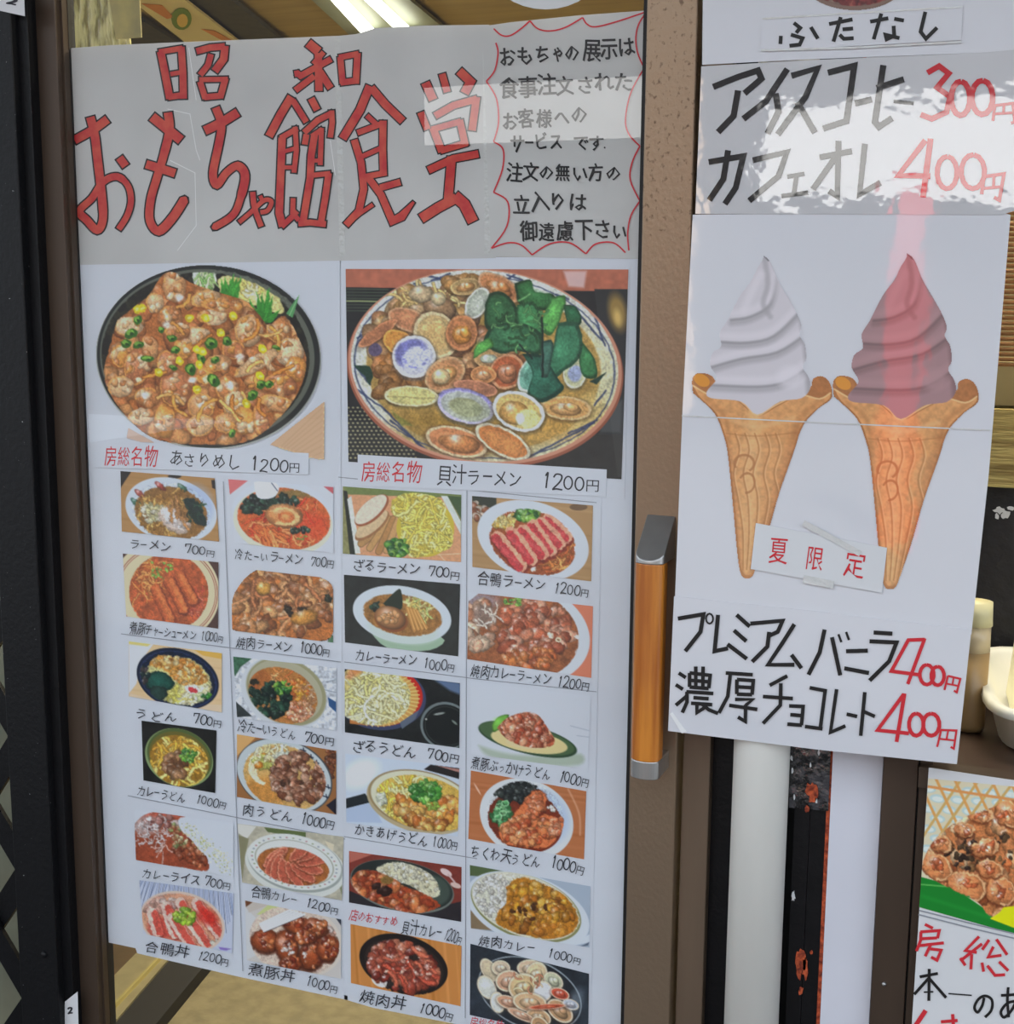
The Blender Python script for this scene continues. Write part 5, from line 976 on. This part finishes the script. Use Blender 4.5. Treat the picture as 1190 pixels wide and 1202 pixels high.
p = P_('C3', [(620, 525), (1143, 612), (1143, 948), (620, 855)], 44); p.fill((150, 100, 56)); p.poly([(615, 520), (720, 540), (620, 640)], (206, 160, 100)); p.blobs(30, (1110, 680, 40, 70), (8, 16), [(90, 50, 30), (130, 70, 40)]); p.poly([(1090, 900), (1143, 860), (1143, 950)], (26, 26, 40)); p.ell(870, 745, 262, 190, (70, 76, 80), 22); p.ell(868, 745, 256, 184, (186, 194, 196), 22); p.ell(870, 755, 222, 165, (200, 160, 96), 22)
for x, y in [(970, 605), (1010, 640), (1040, 670), (1065, 715), (1100, 800), (1090, 850)]: p.line([(x - 16, y), (x + 12, y + 8)], 6, (30, 40, 60)); p.line([(x, y - 8), (x + 4, y + 12)], 5, (30, 40, 60))
p.clip(870, 750, 225, 168, 22); p.ell(780, 820, 150, 70, (186, 120, 50), a=.7, soft=16)
for i in range(4): p.ring(780, 700 + i * 8, 96 - i * 12, 88 - i * 10, 10, (232, 222, 190), 0, .95, arc=(100, 250))
p.noodles(30, (800, 610, 90, 36), (40, 80), 9, UD, .8); p.blobs(30, (760, 670, 60, 40), (8, 16), [(214, 150, 60), (190, 190, 96), (232, 220, 170)]); p.blobs(10, (860, 640, 40, 16), (8, 14), [(226, 230, 210)]); p.blobs(130, (950, 760, 150, 130, 20), (12, 24), [(150, 96, 70), (176, 120, 90), (120, 70, 46), (206, 160, 130)], (1, 2)); p.blobs(5, (900, 790, 60, 20), (7, 11), [(70, 44, 30)], hl=.1); p.blob(735, 690, 24, 18, (222, 140, 50)); p.clip(); done(p, pics_l, 'photo of meat noodles in a white bowl with small blue marks')
# C4
p = P_('C4', [(37, 40), (565, 105), (562, 402), (38, 330)], 51); p.fill((26, 28, 28)); p.tex(.3, 30); p.poly([(440, 85), (570, 105), (570, 160), (520, 140)], (90, 110, 140), soft=6); p.ell(200, 170, 210, 150, (60, 66, 96), 5); p.ell(190, 160, 205, 142, (190, 40, 30), 5); p.ell(190, 170, 186, 132, (200, 150, 80), 5)
for i in range(26): a_ = math.radians(-70 + i * 8); p.line([(190 + 140 * math.cos(a_), 170 + 100 * math.sin(a_)), (190 + 190 * math.cos(a_), 172 + 132 * math.sin(a_))], 5, (236, 196, 120))
p.poly([(60, 250), (150, 300), (60, 290)], (190, 120, 60)); p.clip(160, 160, 180, 138, 8); p.fill((206, 190, 120)); p.noodles(110, (170, 170, 160, 120), (80, 170), 11, [(222, 214, 160), (232, 228, 190), (206, 196, 126), (236, 226, 170)], 1.0); p.clip(); p.poly([(290, 285), (380, 225), (360, 270), (300, 315)], (90, 100, 116))
p.ell(500, 300, 118, 108, (110, 120, 120), 20); p.ell(502, 302, 108, 98, (20, 24, 24), 20); p.ring(502, 302, 98, 88, 3, (60, 66, 64), 20); p.ell(470, 245, 26, 5, (150, 156, 150), -10); p.ell(540, 285, 16, 5, (130, 140, 130), 40); p.ell(410, 270, 5, 4, (190, 190, 180)); p.poly([(60, 30), (140, 40), (60, 90), (38, 80)], (200, 90, 50), a=.5, soft=8); done(p, pics_r, 'photo of white thick noodles on a bamboo tray beside a black dip cup')
p = P_('C4', [(612, 95), (1165, 165), (1150, 500), (618, 430)], 52); p.fill(WH); p.poly([(650, 390), (800, 430), (1000, 440), (1120, 430), (1110, 480), (900, 480), (700, 440)], (150, 166, 140), a=.7, soft=8, sm=True); p.ell(875, 362, 232, 66, (44, 70, 48), 14); p.ell(872, 358, 224, 58, (70, 96, 62), 14); p.ell(882, 372, 178, 50, (214, 196, 140), 10); p.ell(862, 382, 90, 24, (226, 196, 150), 8); p.leaf([(710, 300), (740, 260), (790, 250), (760, 300), (720, 330)], (96, 150, 60))
FPp = [(735, 310), (780, 265), (860, 238), (920, 250), (960, 300), (1000, 370), (960, 400), (860, 395), (780, 360)]; p.clip(poly=FPp).fill((176, 90, 60)).blobs(110, (870, 320, 140, 90), (8, 17), [(196, 104, 72), (214, 134, 100), (170, 76, 50), (226, 156, 120)], hl=.7); p.clip(); p.line([(1070, 300), (1165, 325)], 3, (160, 168, 180)); p.line([(1100, 345), (1175, 355)], 3, (160, 168, 180)); done(p, pics_r, 'photo of flaked pork over noodles on a dark green leaf plate')
p = P_('C4', [(40, 428), (562, 490), (555, 808), (45, 745)], 53); p.fill((190, 200, 214)); p.ell(110, 520, 90, 60, (214, 220, 230), -30, soft=16); p.poly([(38, 635), (130, 610), (160, 650), (40, 680)], (30, 36, 40)); p.poly([(40, 680), (160, 650), (210, 745), (40, 740)], (170, 184, 206)); p.poly([(400, 500), (430, 478), (565, 495), (565, 545)], (34, 30, 30)); p.poly([(450, 480), (565, 500), (565, 515)], (170, 120, 110))
p.ell(385, 650, 252, 140, (176, 160, 126), 14); p.ell(392, 640, 245, 128, (206, 204, 180), 14); p.ring(392, 642, 246, 130, 6, (140, 116, 76), 14, .8); p.clip(400, 655, 225, 122, 14); p.fill((206, 170, 80)); p.noodles(70, (300, 640, 130, 80), (50, 110), 10, [(226, 206, 110), (214, 180, 70), (236, 226, 160)], .7); p.blobs(70, (420, 690, 150, 90), (12, 26), [(214, 140, 60), (226, 160, 80), (196, 110, 46), (236, 186, 100)]); p.blobs(12, (200, 650, 30, 36), (10, 16), [(222, 226, 200)]); p.blobs(60, (410, 605, 70, 45), (8, 17), [(76, 150, 56), (104, 176, 70), (52, 116, 44), (140, 190, 96)]); p.blobs(12, (440, 665, 30, 16), (6, 10), [(150, 180, 70)]); p.clip(); done(p, pics_r, 'photo of noodles topped with golden mixed tempura and green onion')
p = P_('C4', [(615, 505), (1143, 600), (1133, 912), (603, 818)], 54); wood(p, (176, 108, 66), 16); p.line([(1060, 590), (1110, 700), (1115, 800)], 8, (214, 170, 140), .6, True, 3); p.ell(645, 590, 30, 4, (230, 206, 190), 60, .7)
p.ell(870, 725, 222, 176, (204, 208, 210), 25); p.ell(920, 720, 150, 130, (150, 176, 214), 25, .5, soft=16); p.ell(864, 738, 175, 138, (110, 44, 26), 22); p.clip(864, 715, 180, 158, 22); p.blobs(90, (830, 605, 110, 50, 10), (8, 17), [(34, 40, 40), (54, 60, 56), (20, 26, 26)], hl=.4); p.blobs(34, (755, 700, 44, 50), (8, 17), [(80, 150, 90), (120, 180, 120), (50, 110, 60)]); 
for x, y in [(740, 670), (770, 655), (760, 700), (740, 720)]: p.ring(x, y, 14, 12, 5, (150, 200, 150))
for a_, b_, w_ in [((800, 790), (920, 640), 84), ((790, 800), (960, 820), 90), ((960, 740), (1010, 770), 70)]: p.line([a_, b_], w_ + 8, (120, 44, 20), .8, soft=3); p.line([a_, b_], w_, (206, 112, 66))
p.blobs(90, (870, 780, 120, 60), (10, 20), [(214, 120, 70), (226, 146, 92), (196, 90, 50)]); p.blobs(30, (900, 670, 40, 60, 25), (9, 18), [(220, 130, 84), (206, 110, 66)]); p.blobs(14, (1010, 760, 36, 40), (8, 16), [(206, 110, 70), (226, 150, 110)]); p.blobs(6, (980, 680, 16, 14), (5, 9), [(236, 230, 220)]); p.clip(); done(p, pics_r, 'photo of noodles with long fried fish cakes in a white bowl')
# C5
p = P_('C5', [(55, 45), (580, 120), (578, 400), (65, 312)], 61); p.fill(WH); p.clip(poly=[(60, 120), (110, 75), (220, 48), (335, 60), (330, 80), (290, 100), (300, 150), (350, 200), (400, 260), (440, 300), (440, 370), (300, 350), (65, 310)]); p.fill((150, 70, 44)); p.ell(200, 70, 140, 26, (176, 90, 70), -4); p.tex(.15, 20); p.ell(120, 130, 70, 46, (190, 180, 180), 0, .8, soft=12); p.blobs(26, (190, 110, 90, 36), (10, 20), [(130, 70, 60), (176, 120, 110), (206, 186, 180)]); p.noodles(60, (130, 180, 110, 60), (20, 50), 4, [(214, 206, 206), (190, 170, 166)], 1.2); p.blobs(40, (350, 280, 90, 60, 35), (9, 18), [(166, 84, 50), (190, 110, 70), (140, 64, 36)]); p.noodles(6, (200, 240, 60, 30), (40, 80), 4, [(210, 180, 170)], .6); p.blobs(30, (290, 190, 40, 70, -20), (6, 12), [(206, 196, 150), (170, 120, 80), (140, 150, 90)]); p.clip()
for _ in range(240):
    t = p.rs.rand(); x = 330 + 240 * t + p.rs.uniform(-30, 30); y = 140 + 220 * t + p.rs.uniform(-60, 70) * (.5 + t * .3)
    if y < 390 and x < 575: p.ell(x, y, p.rs.uniform(2, 5), p.rs.uniform(2, 4), [(206, 206, 160), (176, 186, 120), (214, 200, 140), (150, 150, 84), (224, 224, 200)][p.rs.randint(5)], a=.8)
done(p, pics_l, 'photo of brown curry beside white rice sprinkled green')
p = P_('C5', [(600, 120), (1160, 190), (1150, 525), (625, 430)], 62); p.fill((176, 170, 150)); p.tex(.12, 20); p.poly([(740, 140), (960, 165), (960, 195), (760, 165)], (90, 104, 60)); p.poly([(600, 120), (700, 135), (650, 200), (604, 170)], (206, 204, 196)); p.poly([(605, 180), (660, 200), (640, 300), (625, 420)], (130, 126, 96)); p.poly([(1060, 210), (1110, 230), (1100, 290)], (206, 196, 170)); p.poly([(1120, 380), (1155, 350), (1150, 500)], (120, 124, 90))
p.ell(905, 345, 270, 162, (204, 206, 200), 14); p.ell(905, 330, 256, 146, (150, 156, 150), 14); p.ell(900, 322, 252, 140, (208, 210, 206), 14); p.ring(900, 325, 210, 112, 3, (150, 150, 130), 14)
for i in range(40): a_ = i * .157; x, y = 228 * math.cos(a_), 124 * math.sin(a_); c, s_ = math.cos(.245), math.sin(.245); p.ell(900 + x * c - y * s_, 325 + x * s_ + y * c, 6, 4, [(130, 140, 150), (170, 120, 120), (140, 150, 110)][i % 3], a=.8)
p.ell(895, 345, 192, 96, (160, 96, 48), 12); p.clip(895, 345, 192, 96, 12).tex(.12, 14)
for i, a_ in enumerate([200, 175, 150, 120, 85, 55, 25, -5, -35, -60]):
    t = math.radians(a_); x, y = 890 + 95 * math.cos(t), 320 + 58 * math.sin(t) * 1.2; p.ell(x, y + 4, 84, 34, (110, 50, 30), a_ * .7, .8); p.ell(x, y, 80, 31, (214, 140, 110), a_ * .7); p.ell(x, y + 2, 72, 24, (176, 88, 66), a_ * .7)
p.clip(); done(p, pics_l, 'photo of a flower patterned plate of curry with sliced duck')
p = P_('C5', [(82, 418), (580, 488), (572, 805), (105, 700)], 63); p.fill((186, 192, 208))
for i in range(60): x = 90 + i * 8.5; y0 = 415 + i; p.line([(x, y0), (x - 20 + (i - 20) * 1.2, y0 + p.rs.uniform(60, 240))], 2.6, (84, 104, 150) if i % 3 else (50, 60, 84), .8)
p.ell(310, 640, 228, 158, (206, 186, 170), 16); p.ell(308, 640, 216, 146, (206, 150, 120), 16); p.clip(308, 640, 216, 146, 16); p.blobs(20, (200, 560, 80, 50), (16, 30), [(214, 190, 180), (222, 170, 150)]); p.ell(200, 670, 70, 60, (190, 60, 50), a=.8, soft=10)
for x0, y0, x1, y1 in [(150, 590, 180, 690), (225, 560, 270, 700), (260, 620, 350, 760), (330, 600, 440, 760), (385, 540, 500, 700), (300, 540, 330, 600)]: p.line([(x0 + 4, y0 + 6), (x1 + 4, y1 + 6)], 66, (150, 50, 40), .8, soft=3); p.line([(x0, y0), (x1, y1)], 58, (226, 190, 176)); p.line([(x0 + 12, y0 + 4), (x1 + 12, y1 + 4)], 36, (200, 84, 70))
p.ell(440, 610, 60, 40, (190, 40, 30), 30, .8, soft=10); p.blobs(40, (320, 610, 54, 40), (7, 15), [(150, 190, 50), (120, 166, 40), (180, 206, 70)]); p.blobs(10, (490, 750, 30, 16), (8, 12), [(226, 220, 200)]); p.clip(); p.poly([(500, 770), (570, 780), (540, 790), (510, 785)], (130, 110, 180)); done(p, pics_l, 'photo of pink duck slices on rice with green onion')
p = P_('C5', [(640, 525), (1147, 625), (1145, 938), (650, 840)], 64); p.fill((196, 190, 184)); p.poly([(640, 560), (700, 620), (720, 800), (650, 840)], (200, 200, 200)); p.ell(910, 740, 250, 190, (206, 196, 184), 15); p.poly([(640, 525), (760, 550), (660, 590)], (190, 180, 170)); p.poly([(640, 525), (680, 535), (645, 560)], (110, 66, 40)); p.poly([(760, 550), (850, 560), (780, 600), (700, 600)], (190, 200, 120), a=.8); p.clip(900, 740, 240, 180, 15); p.fill((206, 186, 170)); p.blobs(14, (1100, 680, 40, 70), (12, 24), [(196, 150, 130), (222, 206, 196)])
for x, y, a, b, r in [(750, 740, 76, 62, 10), (860, 770, 60, 90, -15), (1000, 800, 70, 100, 25), (930, 660, 96, 46, 15), (1010, 670, 70, 50, 20), (1080, 780, 60, 70, 10), (960, 720, 60, 40, 0), (880, 860, 60, 40, 10)]: p.ell(x, y + 6, a * 1.08, b * 1.08, (70, 26, 14), r, .8, soft=4); p.blob(x, y, a, b, (170, 80, 40), r, .5, .5); p.blobs(14, (x, y, a * .8, b * .8), (8, 16), [(190, 96, 50), (150, 60, 30), (206, 120, 70), (120, 44, 24)], hl=.9)
for x, y in [(845, 800), (860, 770), (955, 820), (880, 790)]: p.blobs(5, (x, y, 16, 24), (5, 9), [(236, 214, 206)])
p.clip(); 
for i in range(5): p.line([(720 + i * 5, 650 + i * 9), (880 + i * 18, 575 + i * 6)], 13, (222, 222, 222)); p.line([(720 + i * 5, 658 + i * 9), (880 + i * 18, 583 + i * 6)], 3, (60, 56, 60))
p.poly([(1120, 620), (1150, 625), (1148, 660)], (50, 54, 66)); done(p, pics_l, 'photo of glazed stewed pork on rice with white leek')
# C6
p = P_('C6', [(38, 55), (562, 130), (560, 385), (38, 295)], 71); p.fill((120, 50, 40)); p.tex(.1, 20); p.poly([(40, 240), (300, 350), (560, 290), (560, 390), (36, 300)], (40, 36, 40)); p.poly([(38, 55), (150, 70), (40, 110)], (176, 100, 84)); p.ell(285, 220, 246, 118, (110, 118, 110), 12); p.ell(285, 216, 240, 112, (36, 42, 40), 12); p.ell(430, 240, 80, 70, (70, 84, 74), 20, .8, soft=6); p.ell(490, 155, 30, 14, (214, 190, 186), 30); p.line([(500, 165), (530, 200)], 8, (196, 170, 166)); p.ell(535, 215, 26, 12, (206, 180, 170), 20)
p.clip(poly=[(170, 130), (240, 105), (330, 120), (420, 165), (462, 230), (455, 265), (400, 268), (330, 220), (240, 190), (170, 150)]).fill((206, 200, 170)).blobs(120, (320, 190, 160, 80), (6, 12), [(222, 216, 190), (232, 228, 206), (200, 190, 150)], hl=.5); p.clip(poly=[(46, 190), (80, 150), (150, 145), (240, 180), (300, 220), (380, 250), (450, 290), (455, 320), (340, 345), (200, 310), (80, 250)]); p.fill((166, 70, 36)); p.blobs(80, (240, 250, 210, 90, 20), (11, 26), [(190, 90, 50), (206, 116, 66), (160, 64, 34), (216, 140, 90)], hl=.7); p.blobs(3, (180, 235, 60, 20), (14, 20), [(50, 26, 20)], hl=.2); p.ell(215, 190, 30, 22, (130, 100, 50)); p.tex(.15, 6); p.clip(); done(p, pics_r, 'photo of red clam curry with rice on a dark plate')
p = P_('C6', [(600, 120), (1162, 220), (1157, 505), (605, 415)], 72); p.fill((160, 172, 186)); p.poly([(600, 120), (760, 148), (680, 175), (600, 170)], (80, 96, 60)); p.poly([(602, 330), (760, 430), (605, 416)], (130, 110, 84)); p.ell(870, 330, 300, 160, (200, 206, 214), 20); p.ell(862, 318, 268, 146, (130, 130, 84), 20); p.ell(860, 312, 262, 140, (206, 204, 186), 20); p.poly([(1070, 500), (1160, 440), (1160, 480)], (200, 206, 220)); p.poly([(1115, 500), (1158, 478), (1150, 496)], (90, 100, 116))
p.clip(860, 312, 256, 134, 20); p.blobs(170, (690, 265, 110, 110), (6, 12), [(224, 220, 210), (206, 200, 186), (234, 232, 226)], hl=.4); p.poly([(770, 220), (820, 180), (900, 190), (1040, 260), (1110, 350), (1100, 420), (1000, 470), (880, 450), (740, 410), (730, 340), (770, 300)], (176, 116, 36), sm=True); p.clip(poly=[(770, 220), (820, 180), (900, 190), (1040, 260), (1110, 350), (1100, 420), (1000, 460), (880, 450), (740, 410), (730, 340), (770, 300)]); p.blobs(100, (920, 330, 170, 120, 20), (11, 25), [(206, 146, 44), (190, 124, 36), (166, 100, 30), (222, 166, 70)], hl=.6); p.blobs(8, (880, 340, 100, 40), (6, 12), [(80, 44, 20)], hl=.1); p.ell(1010, 430, 100, 40, (196, 124, 40), 10, .5, soft=14); p.clip(); done(p, pics_r, 'photo of yellow brown curry and white rice on an oval plate')
p = P_('C6', [(45, 395), (562, 497), (557, 778), (47, 670)], 73); wood(p, (196, 130, 66), 16, ang=30, d=26); p.ell(292, 582, 212, 134, (28, 22, 20), 18); p.ell(294, 586, 190, 114, (44, 34, 30), 18); p.ell(180, 660, 40, 26, (222, 216, 210), 30); p.blobs(10, (140, 590, 16, 26), (6, 10), [(226, 220, 214)]); p.clip(290, 600, 180, 128, 20)
p.blobs(110, (290, 590, 160, 110, 15), (12, 26), [(150, 62, 44), (176, 84, 60), (130, 46, 34), (200, 120, 90)], (1, 2.2), .9); p.noodles(14, (300, 580, 130, 80), (60, 110), 16, [(166, 70, 50), (190, 96, 70)], .5, (10, 60)); p.blobs(20, (290, 600, 140, 80), (5, 9), [(226, 170, 150)], hl=.9); p.tex(.2, 6); p.clip(); done(p, pics_r, 'photo of dark glazed grilled meat on rice in a black bowl')
p = P_('C6', [(603, 487), (1155, 627), (1150, 1010), (600, 830)], 74); p.fill((44, 50, 58)); p.tex(.25, 60); p.ell(880, 720, 252, 160, (150, 160, 166), 22); p.ell(880, 720, 246, 154, (36, 40, 46), 22); p.ell(1090, 760, 30, 60, (180, 196, 210), 20, .4, soft=12)
for x, y, a, b, r, c in [(690, 610, 34, 60, -30, (196, 180, 150)), (745, 600, 44, 36, 10, (206, 186, 160)), (680, 690, 40, 60, -30, (206, 206, 196)), (880, 600, 60, 40, 0, (206, 180, 150)), (780, 660, 60, 50, -10, (206, 160, 130)), (910, 630, 50, 60, 20, (214, 190, 150)), (990, 660, 50, 36, 40, (190, 190, 160)), (850, 690, 70, 66, 0, (206, 176, 130)), (730, 760, 34, 50, -10, (214, 214, 206)), (780, 760, 60, 30, 20, (200, 150, 120)), (940, 710, 44, 50, 10, (214, 214, 216)), (880, 760, 80, 46, 10, (206, 170, 130)), (1020, 720, 46, 26, 20, (196, 84, 60)), (1020, 800, 70, 44, 40, (190, 150, 110)), (920, 830, 60, 40, 20, (196, 160, 120)), (840, 820, 70, 20, 25, (206, 160, 130)), (1070, 770, 40, 24, 20, (186, 190, 200)), (960, 780, 90, 12, -4, (200, 90, 60)), (930, 880, 60, 40, 60, (180, 140, 100))]: p.clam(x, y, a, b, r, c, (222, 206, 180), meat=None if (x, y) in ((680, 690), (730, 760), (940, 710), (690, 610)) else np.array(c) * .98)
p.noodles(10, (860, 700, 100, 60), (30, 60), 6, [(226, 200, 160), (180, 120, 90)], 1.2); p.tex(.1, 6); done(p, pics_r, 'photo of steamed clams heaped in a black pan')
# oyster poster photo
p = P_('E', [(110, 126), (1200, 230), (1180, 1000), (70, 690)], 81); p.fill((206, 196, 166)); 
for i in range(9):
    for j in range(10): x = 110 + j * 90 + (i % 2) * 40; y = 170 + i * 44 + j * 6; p.ell(x, y, 34, 18, (176, 196, 196), 10); p.ell(x, y + 2, 24, 11, (206, 214, 206), 10)
for i in range(12): p.line([(60 + i * 80, 120), (200 + i * 80, 420)], 12, (206, 150, 84)); p.line([(260 + i * 80, 120), (60 + i * 70, 420)], 12, (196, 160, 96))
p.line([(100, 160), (1190, 330)], 12, (206, 140, 80)); p.poly([(70, 555), (200, 590), (420, 740), (640, 850), (1180, 860), (1180, 1010), (70, 690)], (22, 120, 40)); p.line([(78, 590), (220, 602)], 6, (90, 170, 80)); p.line([(80, 640), (380, 735)], 16, (30, 140, 50), .5, soft=6)
p.clip(poly=[(90, 480), (140, 390), (260, 300), (400, 250), (500, 220), (1180, 250), (1180, 860), (500, 740), (380, 730), (330, 670), (210, 610), (90, 540)]); p.fill((190, 118, 70)); p.blobs(150, (620, 500, 540, 280), (18, 42), [(224, 140, 84), (232, 166, 112), (206, 112, 62), (236, 196, 150), (190, 120, 80)], (1, 1.9), .8); p.blobs(60, (330, 440, 160, 90), (6, 14), [(50, 34, 26), (80, 60, 40), (120, 84, 50)], hl=.2)
for x, y, a, b, r in [(150, 510, 76, 56, 40), (280, 600, 90, 66, 25), (430, 620, 70, 60, 40), (270, 350, 44, 34, 20), (340, 290, 54, 30, 0), (360, 430, 60, 40, -10), (170, 410, 44, 40, 20), (380, 520, 60, 40, 10), (460, 280, 70, 50, 50)]: p.ell(x, y + 6, a * 1.06, b * 1.08, (96, 44, 22), r, .8, soft=4); p.blob(x, y, a, b, (222, 138, 84), r, .6, .3); p.ring(x, y, a * .9, b * .88, 8, (236, 190, 140), r, .7, arc=(200, 60)); p.blobs(7, (x, y, a * .6, b * .5), (8, 16), [(226, 150, 100), (190, 96, 56)], hl=1)
p.clip(); p.poly([(380, 740), (420, 715), (440, 690), (485, 685), (900, 800), (800, 900)], (236, 220, 20)); p.build('shellfish_photo', YB - .0010, M['print'], t6, 'photo of grilled shellfish on a bamboo basket and green leaf')
# a grey border line under the photo
strokes('seam_line', 'E', [[(70, 704), (300, 762), (800, 880)], [(66, 722), (300, 782), (800, 900)]], 6, YB - .0012, M['seam'], t6)
# --- soft serve cones
def cone(ox, oy, sc, cream, seed, label, tipx):
    q = [(ox - 20, oy - 10), (ox + 460, oy - 10), (ox + 460, oy + 1060), (ox - 20, oy + 1060)]
    p = Pic('R2', q, 1.35, seed); p.auto = False; C0 = (204, 146, 92); Cd = (166, 106, 60); Cl = (228, 182, 128)
    f = lambda pts: [(ox + x * sc, oy + y * sc) for x, y in pts]
    SK = [(2, 425), (0, 380), (20, 362), (60, 370), (80, 400), (120, 430), (340, 420), (370, 380), (400, 372), (424, 395), (428, 440), (390, 470), (352, 508), (330, 548), (314, 600), (268, 730), (235, 845), (205, 935), (186, 985), (170, 992), (152, 985), (140, 930), (124, 760), (110, 620), (98, 560), (70, 490), (20, 440)]
    IN = [(6, 404), (60, 432), (130, 442), (200, 492), (270, 460), (330, 432), (390, 442), (422, 426), (418, 444), (384, 470), (345, 508), (324, 548), (307, 600), (262, 730), (229, 845), (199, 935), (182, 976), (170, 982), (158, 976), (146, 930), (131, 760), (116, 620), (104, 560), (76, 488), (24, 436)]
    p.poly(f(SK), Cd, sm=True); p.poly(f(IN), C0, sm=True)
    p.clip(poly=f(SK)); p.line(f([(320, 545), (290, 650), (240, 820), (186, 985)]), 34, Cd, .55, True, 18); p.line(f([(108, 560), (120, 700), (150, 980)]), 16, Cd, .45, True, 10); p.line(f([(190, 500), (180, 700), (172, 960)]), 44, Cl, .45, True, 22); p.tex(.10, 12)
    def pat(x, j):
        g = lambda d: f([(x + d, 548), (x + 13 + d, 600), (x - 5 + d, 670), (x + 9 + d, 750), (x + 3 - (x - 190) * .35 + d, 850), (x - (x - 172) * .62 + d * .6, 965)])
        p.line(g(0), 5, Cd, .65, True); p.line(g(5), 3, Cl, .65, True)
    for j, x in enumerate((132, 162, 192, 224, 256)): pat(x, j)
    p.ring(ox + 160 * sc, oy + 640 * sc, 30, 26, 7, Cd, 0, .8, arc=(150, 60)); p.ring(ox + 168 * sc, oy + 700 * sc, 24, 30, 6, Cd, 10, .8, arc=(200, 90)); p.line(f([(106, 548), (200, 556), (322, 545)]), 5, Cd, .45, True, 2)
    p.line(f([(120, 505), (200, 528), (310, 500)]), 14, Cl, .4, True, 6); p.line(f([(40, 440), (90, 480), (112, 540)]), 12, Cd, .35, True, 8); p.line(f([(400, 445), (340, 490), (318, 545)]), 16, Cd, .4, True, 9); p.clip()
    p.ell(ox + 30 * sc, oy + 385 * sc, 26, 18, (206, 136, 50), 30); p.line(f([(4, 402), (60, 432), (130, 440), (165, 462), (200, 492), (262, 458), (330, 430), (390, 442), (424, 424)]), 5, Cl, .9, True)
    c = np.array(cream, float); d = c * .80; l = np.clip(c * 1.08, 0, 255)
    cr_ = f([(218, 0), (240, 20), (265, 80), (300, 140), (322, 180), (336, 220), (330, 245), (346, 275), (350, 320), (340, 345), (358, 375), (362, 410), (335, 440), (270, 450), (200, 490), (150, 450), (60, 440), (45, 420), (75, 380), (55, 340), (62, 300), (88, 280), (84, 240), (108, 200), (128, 160), (150, 120), (180, 80), (200, 40), (216, 14)])
    p.poly(cr_, c, sm=True); p.clip(poly=cr_)
    for a_ in ([(340, 250), (260, 300), (150, 320), (60, 345)], [(350, 350), (280, 392), (200, 405), (60, 400)], [(330, 175), (250, 250), (170, 270), (90, 268)], [(262, 60), (240, 150), (180, 190), (120, 200)]):
        p.line(f([(x, y + 10) for x, y in a_]), 16, d * .94, .55, True, 9); p.line(f(a_), 9, d * .86, .7, True, 4); p.line(f([(x, y - 20) for x, y in a_]), 22, l, .6, True, 10)
    p.line(f([(222, 10), (232, 90), (218, 150), (240, 190)]), 16, d, .6, True, 6); p.line(f([(210, 60), (180, 120), (160, 170)]), 24, l, .6, True, 10); p.line(f([(335, 180), (352, 300), (360, 420)]), 20, d * .9, .6, True, 9); p.ell(ox + 300 * sc, oy + 375 * sc, 40, 34, l, 0, .7, soft=14)
    p.line(f([(218, 0), (234, 18)]), 5, d * .8); p.clip()
    p.build('cone_photo', YR - .0024, M['print_lam'], t3, label, cut=True)
cone(84, 128, 1.0, (196, 190, 195), 91, 'printed photo of a white vanilla soft serve in a waffle cone', 0)
cone(516, 122, 1.04, (156, 122, 124), 92, 'printed photo of a chocolate soft serve in a waffle cone', 0)
